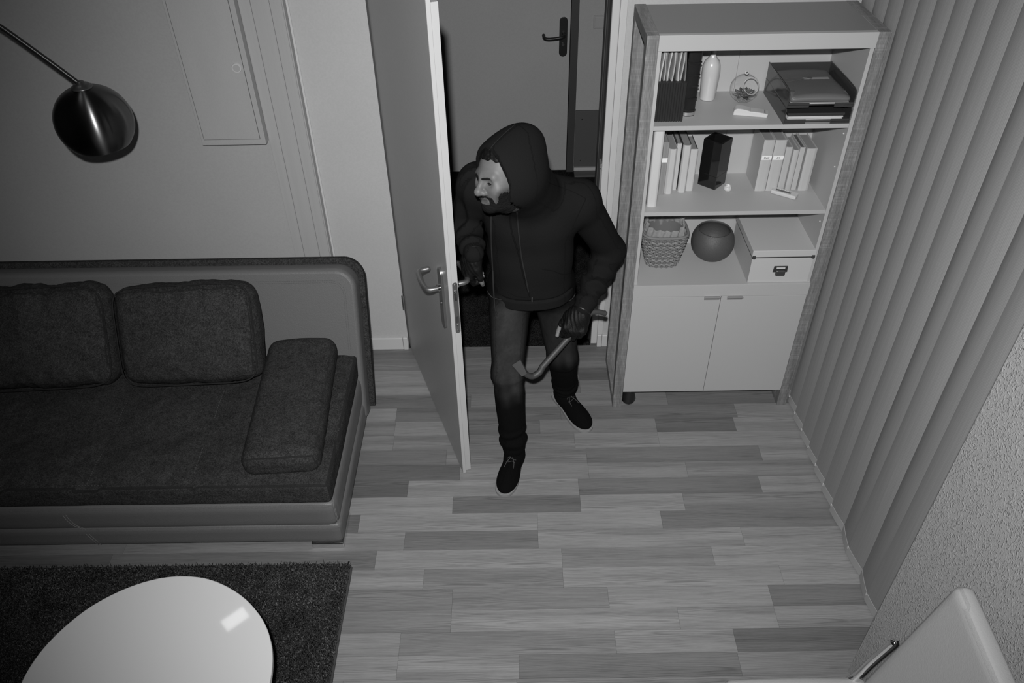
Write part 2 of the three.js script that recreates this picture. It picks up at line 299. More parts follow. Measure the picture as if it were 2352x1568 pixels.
// camera flash whose light falls on everything; its ceiling bracket is added
{
  const l = thing('camera_flash', 'small black camera flash on an added ceiling bracket', 'camera flash', null, [FLASH.x, CEIL, FLASH.z + 0.06]);
  part('mount_plate', rbox(-0.05, 0.05, -0.012, -0.0005, -0.05, 0.05, 0.004, 2), M.black, l);
  part('arm', capped([[0, -0.01, 0], [0, -0.1, 0.01], [0, -0.15, 0.0]], 0.009, 16, 10), M.black, l);
  const dir = flash.target.position.clone().sub(FLASH).normalize();
  const hd = new THREE.Group(); hd.name = 'head'; l.add(hd); hd.position.set(0, FLASH.y - CEIL, -0.06); hd.lookAt(hd.position.clone().add(dir)); 
  part('housing', at(new RoundedBoxGeometry(0.11, 0.08, 0.06, 3, 0.01), 0, 0, -0.045), M.black, hd);
  part('lens', rbox(-0.045, 0.045, -0.03, 0.03, -0.016, -0.012, 0.001, 1), mat(0.8, 0.4, { emissive: 0xffffff, emissiveIntensity: 1.0 }), hd, 'glowing lens');
}
// small rectangular ceiling lamp that shows as a reflection in the table top
{
  const X = -1.94, Z = 0.21, Y = CEIL;
  const l = thing('ceiling_lamp', 'small rectangular ceiling lamp above the sofa', 'lamp', null, [X, Y, Z], 0.75);
  part('lamp_housing', rbox(-0.12, 0.12, -0.025, -0.0005, -0.07, 0.07, 0.006, 2), M.white, l);
  part('diffuser', rbox(-0.082, 0.082, -0.031, -0.0255, -0.05, 0.05, 0.002, 1), mat(0.7, 0.5, { emissive: 0xffffff, emissiveIntensity: 4 }), l, 'glowing diffuser');
  const a = new THREE.RectAreaLight(0xffffff, 2, 0.164, 0.1); a.name = 'lamp_glow'; a.position.set(0, -0.034, 0); a.rotation.x = -Math.PI / 2; l.add(a);
}

// ------------------------------------------------------------------ vertical blinds
{
  const blind = thing('vertical_blind', 'grey vertical fabric blind covering the window beside the cabinet', 'blind', null, [0, 0, 0]);
  const starts = [0.118, 0.228, 0.338, 0.448, 0.559, 0.668, 0.773, 0.878, 0.987, 1.097, 1.182, 1.305, 1.392, 1.512, 1.62];
  const turnedBack = new Set([10, 12]);
  const Y0 = 0.014, Y1 = 2.42, Wd = 0.127;
  starts.forEach((z0, i) => {
    const w = i === 10 || i === 12 ? 0.125 : Wd, s = turnedBack.has(i) ? -1 : 1;
    const N = 10, ys = [Y0, Y0 + 0.04, 0.25, 0.6, 1.2, Y1], rows = ys.length - 1, pos = [], uv = [], idx = [];
    const X = (t, y = 0) => { const bow = lerp(0.25, 1, smooth(0.03, 0.7, y)), arc = 0.014 * bow * (1 - (2 * t - 1) ** 2); return 1.3015 + s * 0.0115 * (t - 0.5) * 2 - arc + 0.006 + (i < 4 ? 0.006 : 0); };
    for (let r = 0; r <= rows; r++) for (let k = 0; k <= N; k++) { const t = k / N; pos.push(X(t, ys[r]), ys[r], z0 + t * w); uv.push(t * w, ys[r]); }
    for (let r = 0; r < rows; r++) for (let k = 0; k < N; k++) { const a = r * (N + 1) + k, b = a + 1, c = a + N + 1, d = c + 1; idx.push(a, b, d, a, d, c); }
    const g = new THREE.BufferGeometry(); g.setAttribute('position', new THREE.Float32BufferAttribute(pos, 3)); g.setAttribute('uv', new THREE.Float32BufferAttribute(uv, 2)); g.setIndex(idx); g.computeVertexNormals();
    const o = new THREE.Group(); o.name = 'slat'; blind.add(o);
    part('fabric', g, M.slat, o);
    const pk = [], pi = []; for (let k = 0; k <= N; k++) for (const [dx, y] of [[-0.0016, Y0 - 0.004], [-0.0016, Y0 + 0.036], [0.0016, Y0 + 0.036], [0.0016, Y0 - 0.004]]) pk.push(X(k / N) + dx, y, z0 + (k / N) * w);
    for (let k = 0; k < N; k++) for (let e = 0; e < 4; e++) { const a = k * 4 + e, b = k * 4 + ((e + 1) % 4), c = a + 4, d = b + 4; pi.push(a, b, d, a, d, c); }
    pi.push(0, 1, 2, 0, 2, 3); const L = N * 4; pi.push(L, L + 2, L + 1, L, L + 3, L + 2);
    const pg = new THREE.BufferGeometry(); pg.setAttribute('position', new THREE.Float32BufferAttribute(pk, 3)); pg.setIndex(pi);
    part('weight_pocket', toCreasedNormals(pg, 0.6), M.slatPocket, o);
    part('clip', at(new THREE.BoxGeometry(0.004, 0.012, 0.004), X(0) - 0.003, Y0 + 0.032, z0 + 0.002), M.white, o);
    part('hanger', box(X(0.5) - 0.004, X(0.5) + 0.004, Y1 - 0.005, Y1 + 0.03, z0 + w / 2 - 0.015, z0 + w / 2 + 0.015), M.white, o);
  });
  part('rail', rbox(1.28, 1.32, 2.45, 2.48, 0.09, 1.77, 0.003, 1), M.white, blind, 'white ceiling track');
  for (const z of [0.33, 0.93, 1.53]) part('bracket', box(1.288, 1.38, 2.48, 2.49, z - 0.015, z + 0.015), M.white, blind);
}

// ------------------------------------------------------------------ sofa
const SX0 = -2.75, SX1 = -0.702;
{
  const s = thing('sofa', 'sofa with grey leather base and back and dark fabric seat', 'sofa', null, [0, 0, 0]);
  const cx = (SX0 + SX1) / 2, w = SX1 - SX0;
  const bulge = (o, n) => 0.004 * Math.abs(n.z + n.x) + 0.003 * (fbm(o.x * 5, o.y * 9 + o.z * 5, 3) - 0.5);
  part('base_lower', at(softBox(w, 0.105, 0.84, 0.018, [60, 6, 30], bulge), cx, 0.0795, 0.815), M.leather, s, 'grey leather lower base');
  part('base_upper', at(softBox(w - 0.006, 0.135, 0.84, 0.03, [60, 8, 30], bulge), cx - 0.003, 0.189, 0.812), M.leather, s, 'grey leather upper base');
  // seam across the base and round its front corner
  const seamLine = (pts, r, m = M.stitch) => tube(pts, r, pts.length * 6, 5);
  part('seam', merge([-0.006, 0.006].map((o) => seamLine([[-1.76 + o, 0.252, 1.214], [-1.752 + o, 0.22, 1.2365], [-1.735 + o, 0.16, 1.2375], [-1.715 + o, 0.13, 1.232], [-1.70 + o, 0.10, 1.2395], [-1.68 + o, 0.035, 1.238]], 0.0012))), M.stitchPale, s);
  part('seam', merge([0.0, 0.011].map((o) => seamLine([[-0.712, 0.253, 1.215 - o], [-0.7085 , 0.215, 1.228 - o], [-0.7075, 0.14, 1.230 - o], [-0.706, 0.1, 1.232 - o], [-0.7055, 0.04, 1.231 - o]], 0.0012))), M.stitchPale, s);
  part('foot', rbox(-0.83, -0.700, 0, 0.028, 1.08, 1.243, 0.004, 2), M.chrome, s, 'flat metal foot');
  part('foot', rbox(-0.83, -0.72, 0, 0.028, 0.46, 0.58, 0.004, 2), M.chrome, s, 'flat metal foot');
  part('foot', rbox(-2.6, -2.48, 0, 0.028, 1.08, 1.2, 0.004, 2), M.chrome, s, 'flat metal foot');
  part('foot', rbox(-2.6, -2.48, 0, 0.028, 0.46, 0.58, 0.004, 2), M.chrome, s, 'flat metal foot');
  // seat mattress with quilting seams
  const mw = w - 0.02, md = 0.80, mcz = 0.825, sx = [-2.42, -2.03, -1.64, -1.245], sz = 0.945;
  const dent = (x, z) => { let d = Math.abs(z - sz); for (const q of sx) d = Math.min(d, Math.abs(x - q - (z - sz) * 0.02)); return d; };
  part('seat', at(softBox(mw, 0.105, md, 0.022, [150, 6, 64], (o, n) => {
    if (n.y < 0.4) return 0.004 * (fbm(o.x * 6, o.z * 6, 4) - 0.5);
    const X = o.x + cx, Z = o.z + mcz, d = dent(X, Z), e = Math.min(md / 2 - Math.abs(o.z), mw / 2 - Math.abs(o.x));
    return 0.012 * smooth(0, 0.14, d) - 0.004 + 0.006 * smooth(0.0, 0.1, e) - 0.005 * Math.exp(-((e - 0.03) ** 2) / 0.00008) + 0.008 * (fbm(X * 4, Z * 4, 6) - 0.5) + 0.004 * (fbm(X * 11 + Z * 6, Z * 9, 8, 3) - 0.5);
  }), cx, 0.302, mcz), M.sofaFabric, s, 'dark woven seat');
  const dots = []; for (const x of [-2.03, -1.64, -1.245]) for (let z = 0.66; z < 1.19; z += 0.011) dots.push(at(new THREE.BoxGeometry(0.0018, 0.0018, 0.005), x + (z - sz) * 0.02, 0.3535 + 0.004 * Math.sin(z * 20 + x), z));
  for (let x = -2.6; x < -0.75; x += 0.012) dots.push(at(new THREE.BoxGeometry(0.005, 0.0016, 0.0016), x, 0.3505, 1.198));
  part('stitching', merge(dots), M.stitch, s); s.children[s.children.length - 1].userData.kind = 'stuff';
  // reclined back: leather pad on a dark fabric rear frame
  const shape = (x0, x1, h, r, y0 = 0) => { const q = new THREE.Shape(); q.moveTo(x0, y0); q.lineTo(x1, y0); q.lineTo(x1, h - r); q.absarc(x1 - r, h - r, r, 0, Math.PI / 2, false); q.lineTo(x0 + r, h); q.absarc(x0 + r, h - r, r, Math.PI / 2, Math.PI, false); q.lineTo(x0, y0); return q; };
  const tilt = -0.333, b = new THREE.Group(); b.name = 'back'; s.add(b); b.position.set(0, 0.04, 0.437); b.rotation.x = tilt;
  part('rear_frame', metricUV(new THREE.ExtrudeGeometry(shape(SX0, SX1 + 0.026, 0.705, 0.085, 0.0), { depth: 0.024, bevelEnabled: true, bevelSize: 0.008, bevelThickness: 0.008, bevelSegments: 4, curveSegments: 16 }), 'x').translate(0, 0, 0.008), M.sofaFabric, b, 'dark fabric rear frame');
  part('pad', metricUV(new THREE.ExtrudeGeometry(shape(SX0 + 0.02, SX1 - 0.006, 0.672, 0.07), { depth: 0.06, bevelEnabled: true, bevelSize: 0.018, bevelThickness: 0.026, bevelSegments: 6, curveSegments: 16 }), 'x').translate(0, 0, 0.055), M.leather, b, 'grey leather back pad');
  const c = []; const x1 = SX1 - 0.034, h = 0.64, r = 0.06;
  for (const off of [0, 0.009]) {
    const pts = []; for (let x = SX0 + 0.1; x < x1 - r; x += 0.05) pts.push([x, h - off, 0.1415]);
    for (let a = 0; a <= 6; a++) { const t = Math.PI / 2 * (1 - a / 6); pts.push([x1 - r + Math.cos(t) * (r - off), h - r + Math.sin(t) * (r - off), 0.1415]); }
    for (let y = h - r - 0.05; y > 0.25; y -= 0.05) pts.push([x1 - off, y, 0.1415]);
    const cv = new THREE.CatmullRomCurve3(pts.map((p) => V3(...p))), n = Math.floor(cv.getLength() / 0.0075);
    for (let k = 0; k < n; k++) { const p = cv.getPointAt(k / n), q = cv.getTangentAt(k / n), g = new THREE.BoxGeometry(0.0045, 0.0018, 0.0014); g.rotateZ(Math.atan2(q.y, q.x)); c.push(at(g, p.x, p.y, p.z)); }
  }
  part('stitching', merge(c), M.seam, b); b.children[b.children.length - 1].userData.kind = 'stuff';
}
// cushions
function cushion(label, w, h, d, pos, rot, sd, mt = M.sofaFabric, wr = 1) {
  const o = thing('sofa_cushion', label, 'cushion', null, pos); o.rotation.set(...rot, 'YXZ');
  const g = softBox(w, h, d, Math.min(d, h, w) * 0.42, [70, 50, 14], (p, n) => {
    const ex = Math.abs(p.x) / (w / 2), ey = Math.abs(p.y) / (h / 2), c = Math.max(0, 1 - ex * ex) * Math.max(0, 1 - ey * ey);
    const wrk = (fbm(p.x * 9 + sd, p.y * 5, sd) - 0.5) * 0.022 + wr * (fbm(p.x * 22 + p.y * 8, p.y * 7 + sd, sd + 3, 3) - 0.5) * 0.014 * smooth(0.3, 1, ey);
    return 0.035 * c * Math.abs(n.z) + wrk - 0.012 * ex * ex * ey * ey;
  });
  part('cover', g, mt, o);
  const pts = []; const N = 72; for (let k = 0; k < N; k++) { const a = k / N * 2 * Math.PI, ca = Math.cos(a), sa = Math.sin(a), q = 7, R = 1 / Math.pow(Math.abs(ca) ** q + Math.abs(sa) ** q, 1 / q); pts.push([ca * R * (w / 2 - 0.012), sa * R * (h / 2 - 0.01), d * 0.40 + 0.003]); }
  part('piping', tube(pts, 0.0035, 160, 6, true), mt, o);
  return o;
}
cushion('large dark fabric back cushion with gathered wrinkles at the sofa end out of view', 0.66, 0.45, 0.17, [-2.02, 0.565, 0.56], [-0.5, 0.03, 0.02], 3, M.sofaFabric, 2.2);
cushion('large dark fabric back cushion beside the bolster pillow', 0.60, 0.44, 0.16, [-1.372, 0.57, 0.555], [-0.5, -0.02, 0.045], 11);
{
  const o = thing('bolster_pillow', 'flat dark fabric bolster pillow lying along the sofa end', 'pillow', null, [-0.915, 0.413, 0.825], 0.0);
  o.rotation.set(0.035, 0.055, 0);
  part('cover', softBox(0.30, 0.115, 0.70, 0.05, [30, 12, 60], (p, n) => 0.012 * Math.max(0, n.y) * (1 - (p.x / 0.15) ** 2) + 0.006 * (fbm(p.x * 9, p.z * 7, 4) - 0.5)), M.sofaFabric, o);
  const pts = []; for (let k = 0; k <= 20; k++) pts.push([lerp(-0.135, 0.135, k / 20), 0.022 - 0.012 * Math.pow(Math.abs(k / 10 - 1), 4), 0.345 - 0.008 * Math.pow(Math.abs(k / 10 - 1), 6)]);
  part('piping', tube(pts, 0.003, 60, 6), M.sofaFabric, o);
}

// ------------------------------------------------------------------ arc lamp
{
  const l = thing('arc_floor_lamp', 'arc floor lamp with brushed steel dome shade above the sofa', 'floor lamp', null, [-2.95, 0, 0.62]);
  const brushed = mat(0.035, 0.35, { metalness: 0.6 }); const brush = phys(0.13, 0.30, { metalness: 1, anisotropy: 0.96, anisotropyRotation: Math.PI / 2 });
  part('base', cyl(0.16, 0.155, 0.035, 0, 0, 0, 40), M.steelDark, l, 'round steel base');
  const S = V3(1.44, 1.6, -0.17);
  part('arc_tube', tube([[0, 0.03, 0], [0, 0.9, 0], [0.03, 1.5, -0.005], [0.22, 1.95, -0.03], [0.55, 2.14, -0.07], [0.9, 2.08, -0.11], [1.2, 1.87, -0.143], [1.36, 1.70, -0.162], [S.x - 0.005, S.y + 0.012, S.z]], 0.0085, 90, 12), brushed, l, 'slim steel arc');
  const sh = new THREE.Group(); sh.name = 'shade_assembly'; l.add(sh); sh.position.copy(S);
  const prof = []; for (let i = 0; i <= 30; i++) { const t = i / 30, a = lerp(0.16, 2.32, t); prof.push([0.133 * Math.pow(Math.sin(a), 0.95), -0.128 + 0.13 * Math.cos(a)]); }
  const inner = prof.map(([r, y]) => [Math.max(0.001, r - 0.002), y]).reverse();
  const g = lathe([...prof, ...inner], 96);
  part('shade', g, brush, sh, 'brushed steel dome shade');
  part('collar', lathe([[0.001, 0.02], [0.012, 0.02], [0.014, 0.012], [0.026, 0.010], [0.028, 0.004], [0.036, 0.002], [0.037, -0.005], [0.001, -0.007]], 40), M.steelDark, sh);
  part('socket', cyl(0.02, 0.02, 0.06, 0, -0.075, 0, 20), M.white, sh);
  part('bulb', at(new THREE.SphereGeometry(0.03, 20, 14), 0, -0.10, 0), mat(0.7, 0.3), sh);
}

// ------------------------------------------------------------------ rug
{
  const r = thing('rug', 'dark shaggy rug under the white coffee table', 'rug', null, [0, 0, 0]);
  const x1 = -0.657, z0 = 1.325;
  const g = new THREE.Shape(); g.moveTo(-2.85, -z0); g.lineTo(x1 - 0.02, -z0); g.quadraticCurveTo(x1 + 0.002, -z0, x1, -z0 - 0.03); g.lineTo(x1 - 0.002, -1.6); g.lineTo(x1 + 0.004, -2.9); g.lineTo(-2.85, -2.9); g.lineTo(-2.85, -z0);
  part('backing', new THREE.ExtrudeGeometry(g, { depth: 0.008, bevelEnabled: false }).rotateX(-Math.PI / 2).translate(0, 0.0005, 0), M.blackMatt, r);
  part('binding', capped([[x1 - 0.02, 0.008, z0 + 0.002], [x1 - 0.003, 0.008, z0 + 0.012], [x1, 0.008, z0 + 0.04], [x1 - 0.002, 0.008, 1.6], [x1 + 0.003, 0.008, 2.2], [x1 + 0.004, 0.008, 2.88]], 0.0055, 60, 8), mat(0.05, 0.8), r, 'sewn edge binding');
  const N = 150000, tuft = new THREE.BufferGeometry();
  tuft.setAttribute('position', new THREE.Float32BufferAttribute([-0.0016, 0, 0, 0.0016, 0, 0, 0, 0, 0.0016, 0.0014, 0.012, 0.001, -0.0012, 0.012, 0.001, 0.001, 0.021, 0.006], 3));
  tuft.setIndex([0, 1, 3, 0, 3, 4, 1, 2, 3, 2, 0, 4, 4, 3, 5, 2, 4, 5, 2, 5, 3]); tuft.computeVertexNormals();
  const im = new THREE.InstancedMesh(tuft, cloth(0.11, { side: THREE.DoubleSide }), N); im.name = 'pile'; im.userData.kind = 'stuff'; im.castShadow = im.receiveShadow = true;
  const m4 = new THREE.Matrix4(), q = new THREE.Quaternion(), e = new THREE.Euler(), sc = V3(1, 1, 1), col = new THREE.Color();
  for (let i = 0; i < N; i++) {
    const x = lerp(-2.55, x1 - 0.006, rnd()), z = lerp(z0 + 0.004, 2.22, rnd()), a = fbm(x * 9, z * 9, 3) * 8 + rr(-2.6, 2.6), lean = rr(0.05, 0.5);
    e.set(lean, a, rr(-0.3, 0.3), 'YXZ'); q.setFromEuler(e); const k = rr(0.6, 1.0); sc.set(k, k * rr(0.8, 1.2), k);
    m4.compose(V3(x, 0.007, z), q, sc); im.setMatrixAt(i, m4); const v = (0.45 + 0.9 * fbm(x * 16, z * 16, 9)) * (rnd() < 0.14 ? 2.1 : rr(0.45, 1.15)); im.setColorAt(i, col.setRGB(v, v, v));
  }
  r.add(im);
}

// ------------------------------------------------------------------ coffee table
{
  const t = thing('coffee_table', 'white glossy egg-shaped coffee table on the dark rug', 'table', null, [-1.12, 0.028, 2.03]);
  // outline of the top at 0.40 m, from the visible part of the rim, continued as an egg out of view
  const rim = [[-1.485, 1.999], [-1.48, 1.93], [-1.465, 1.878], [-1.436, 1.82], [-1.389, 1.756], [-1.33, 1.706], [-1.26, 1.667], [-1.185, 1.644], [-1.115, 1.639], [-1.044, 1.648], [-0.974, 1.674], [-0.899, 1.72], [-0.845, 1.769], [-0.804, 1.82], [-0.773, 1.879], [-0.755, 1.94], [-0.748, 2.02], [-0.765, 2.13], [-0.815, 2.25], [-0.90, 2.35], [-1.02, 2.41], [-1.15, 2.41], [-1.28, 2.36], [-1.38, 2.27], [-1.45, 2.15]];
  const cv = new THREE.CatmullRomCurve3(rim.map(([x, z]) => V3(x + 1.12, -(z - 2.03), 0)), true, 'centripetal');
  const sh = new THREE.Shape(cv.getPoints(160).map((p) => new THREE.Vector2(p.x, p.y)));
  const topM = new THREE.MeshPhysicalMaterial({ color: grey(0.72), roughness: 0.3, clearcoat: 1, clearcoatRoughness: 0.04 });
  part('table_top', new THREE.ExtrudeGeometry(sh, { depth: 0.014, bevelEnabled: true, bevelSize: 0.004, bevelThickness: 0.004, bevelSegments: 4 }).rotateX(-Math.PI / 2).translate(0, 0.354, 0), topM, t, 'white lacquered egg-shaped top');
  part('table_stem', lathe([[0.001, 0.35], [0.16, 0.35], [0.1, 0.3], [0.07, 0.2], [0.075, 0.1], [0.16, 0.03], [0.26, 0.012], [0.27, 0.0], [0.001, 0]], 56), M.whiteGloss, t);
}

// ------------------------------------------------------------------ chair by the rough wall
{
  const c = thing('cantilever_chair', 'white upholstered cantilever chair with chrome tube frame by the rough wall', 'chair', null, [0.82, 0, 2.27]);
  const W = mat(0.32, 0.5, { bumpMap: leatherBump, bumpScale: 0.0004 });
  part('seat', at(softBox(0.42, 0.065, 0.46, 0.03, [28, 6, 30], (p, n) => 0.008 * Math.max(0, n.y) * (1 - (p.x / 0.21) ** 2)), -0.03, 0.435, 0), W, c, 'white padded seat');
  const bk = at(softBox(0.05, 0.54, 0.44, 0.02, [4, 36, 28], (p, n) => 0.004 * (1 - (p.z / 0.22) ** 2) * Math.abs(n.x)), 0, 0.27, 0);
  const b = part('backrest', bk, W, c, 'white padded backrest'); b.position.set(0.135, 0.47, 0.035); b.rotation.set(0, -0.06, -0.19);
  for (const s of [-1, 1]) {
    const z = s * 0.22;
    part('frame_tube', capped([[0.195, 0.66, z * 0.99], [0.165, 0.56, z], [0.135, 0.46, z], [0.08, 0.405, z], [-0.12, 0.40, z], [-0.2, 0.38, z], [-0.225, 0.33, z], [-0.215, 0.1, z], [-0.2, 0.035, z], [-0.16, 0.013, z], [0.18, 0.013, z]], 0.0125, 90, 12), M.chrome, c, 'bent chrome tube');
  }
  part('cross_tube', capped([[0.18, 0.013, -0.235], [0.18, 0.013, 0.235]], 0.0125, 6, 12), M.chrome, c);
  part('cross_tube', capped([[-0.05, 0.398, -0.235], [-0.05, 0.398, 0.235]], 0.01, 6, 12), M.chrome, c);
}

// ------------------------------------------------------------------ cabinet with open shelves
const S1 = 1.42, S2 = 1.06, S3 = 0.715;
{
  const c = thing('shelf_cabinet', 'white shelf cabinet with wood-grain side frames beside the blinds', 'cabinet', null, [0, 0, 0]);
  const X0 = 0.46, X1 = 1.285, T = 0.042, ZB = 0.12, ZF = 0.464, H = 1.75;
  for (const x of [X0, X1 - T]) {
    const f = new THREE.Group(); f.name = 'side_frame'; c.add(f); f.userData.label = 'wood-grain side frame';
    part('front_stile', metricUV(rbox(x, x + T, 0, H, ZF - T, ZF, 0.0012, 1), 'y', 1, x), M.oak, f);
    part('rear_stile', metricUV(rbox(x, x + T, 0, H - T, ZB, ZB + T, 0.0012, 1), 'y', 1, x + 0.4), M.oak, f);
    part('top_bar', metricUV(rbox(x, x + T, H - T, H, ZB, ZF - T, 0.0012, 1), 'z', 1, x), M.oak, f);
    part('bottom_bar', metricUV(rbox(x, x + T, 0, T, ZB + T, ZF - T, 0.0012, 1), 'z', 1, x + 0.2), M.oak, f);
  }
  const a = X0 + T, b = X1 - T, p = 0.014, iw = mat(0.39, 0.5), topM = mat(0.20, 0.5);
  part('side_panel', rbox(a, a + p, 0.1, H - 0.002, 0.136, 0.456, 0.0008, 1), iw, c);
  part('side_panel', rbox(b - p, b, 0.1, H - 0.002, 0.136, 0.456, 0.0008, 1), iw, c);
  for (const [u, v] of [[a + p, 0.8755], [0.8765, b - p]]) part('back_panel', box(u, v, 0.1, H - 0.002, 0.136, 0.142), iw, c);
  part('top_panel', rbox(a, b, H - 0.02, H - 0.001, 0.125, 0.442, 0.001, 1), topM, c);
  part('top_rail', rbox(a, b, 1.696, H, 0.4425, ZF, 0.001, 1), iw, c);
  for (const y of [S1, S2]) part('shelf', rbox(a + p, b - p, y - 0.017, y, 0.142, 0.454, 0.0008, 1), iw, c);
  part('shelf', rbox(a + p, b - p, S3 - 0.018, S3, 0.142, 0.447, 0.0008, 1), iw, c);
  part('middle_rail', rbox(a, b, 0.656, S3 + 0.001, 0.4475, ZF + 0.004, 0.001, 1), iw, c);
  part('bottom_panel', rbox(a + p, b - p, 0.1, 0.118, 0.142, 0.446, 0.0008, 1), iw, c);
  for (const [u, v, hx] of [[a + 0.001, 0.878, 0.8075], [0.880, b - 0.001, 0.905]]) {
    const d = part('door', rbox(u, v, 0.1, 0.652, 0.447, ZF, 0.001, 1), iw, c);
    part('handle', merge([rbox(hx, hx + 0.065, 0.636, 0.655, ZF, ZF + 0.003, 0.001, 1), rbox(hx, hx + 0.065, 0.6525, 0.6555, ZF - 0.012, ZF + 0.016, 0.001, 1)]), mat(0.42, 0.3, { metalness: 0.7 }), d, 'small metal tab handle');
  }
  for (const [x, z] of [[0.54, 0.42], [1.19, 0.27], [0.54, 0.18], [1.19, 0.18]]) {
    const w = part('foot', lathe([[0.001, 0], [0.026, 0], [0.033, 0.012], [0.034, 0.03], [0.028, 0.055], [0.022, 0.072], [0.02, 0.099], [0.001, 0.099]], 10).translate(x, 0, z), M.black, c, 'black plastic foot');
    part('foot_pin', cyl(0.004, 0.004, 0.01, x, 0.089, z + 0.03, 8), M.steel, w);
  }
  for (const [x, y] of [[b - p - 0.001, 1.37], [b - p - 0.001, 0.995], [b - p - 0.001, 1.235]]) part('shelf_pin', at(new THREE.SphereGeometry(0.0035, 10, 8), x, y, 0.43), M.white, c);
}
// ---- top shelf
{
  const f = thing('expanding_file', 'black expanding file with pleated front and grey folders', 'file', null, [0.576, S1, 0.295]);
  const N = 11, w = 0.102, s = new THREE.Shape(); s.moveTo(-w / 2, -0.12); s.lineTo(-w / 2, -0.116);
  s.lineTo(-w / 2, 0.118); for (let i = 0; i < N; i++) { s.lineTo(-w / 2 + w * (i + 0.5) / N, 0.124); s.lineTo(-w / 2 + w * (i + 1) / N, 0.118); } s.lineTo(w / 2, -0.12);
  const g = new THREE.ExtrudeGeometry(s, { depth: 0.145, bevelEnabled: false }).rotateX(-Math.PI / 2).scale(1, 1, -1); const ix = g.index; g.computeVertexNormals();
  part('pleated_pocket', toCreasedNormals(g.translate(0, 0.001, 0), 0.3), mat(0.028, 0.55, { side: THREE.DoubleSide }), f, 'black pleated pocket');
  for (let i = 0; i < 9; i++) {   // folder sheets seen on their front edges
    const x = -0.042 + i * 0.0105, g = softBox(0.0075, 0.13, 0.215, 0.0032, [3, 12, 14], null), p = g.attributes.position;
    for (let k = 0; k < p.count; k++) p.setX(k, p.getX(k) + 0.004 * Math.sin(p.getY(k) * 26 + i * 1.9) + 0.002 * Math.sin(p.getZ(k) * 18 + i)); g.computeVertexNormals();
    part('folder', g.translate(x, 0.2, -0.005 - 0.004 * (i % 2)), mat([0.42, 0.34, 0.14][i % 3], 0.6), f, ['pale grey folder', 'grey folder', 'dark grey folder'][i % 3]);
  }
}
{
  const b = thing('leather_book', 'black leather-bound book with raised bands on the spine', 'book', null, [0.6555, S1, 0.265]);
  const blk = phys(0.008, 0.22, { bumpMap: leatherBump, bumpScale: 0.0006 });
  part('cover', merge([rbox(-0.023, -0.019, 0, 0.262, -0.1, 0.1, 0.001, 1), rbox(0.019, 0.023, 0, 0.262, -0.1, 0.1, 0.001, 1)]), blk, b);
  const sp = new THREE.CylinderGeometry(0.024, 0.024, 0.262, 24, 1, false, -Math.PI / 2, Math.PI).scale(1, 1, 0.5).translate(0, 0.131, 0.096); part('spine', sp, blk, b);
  for (const y of [0.022, 0.068, 0.113, 0.155, 0.2, 0.245]) part('raised_band', new THREE.TorusGeometry(0.0245, 0.0032, 8, 28, Math.PI).rotateX(Math.PI / 2).scale(1, 1, 0.52).rotateY(0).translate(0, y, 0.096), blk, b);
  part('pages', rbox(-0.019, 0.019, 0.004, 0.258, -0.097, 0.094, 0.001, 1), mat(0.3, 0.8), b);
  part('foil_strip', new THREE.CylinderGeometry(0.0243, 0.0243, 0.012, 24, 1, true, -Math.PI / 2, Math.PI).scale(1, 1, 0.52).translate(0, 0.009, 0.096), mat(0.35, 0.3, { metalness: 0.6 }), b, 'silver foil strip');
}
{
  const v = thing('bottle_vase', 'white glossy bottle vase on the top shelf', 'vase', null, [0.757, S1, 0.212]);
  part('body', lathe([[0.001, 0.0005], [0.027, 0.0005], [0.0295, 0.004], [0.032, 0.05], [0.0345, 0.095], [0.0345, 0.118], [0.0325, 0.135], [0.027, 0.149], [0.018, 0.159], [0.0115, 0.166], [0.0098, 0.18], [0.0105, 0.195], [0.0145, 0.204], [0.012, 0.2045], [0.009, 0.19], [0.0075, 0.175], [0.001, 0.17]], 56), phys(0.48, 0.22, { clearcoat: 0.6, clearcoatRoughness: 0.08 }), v);
}
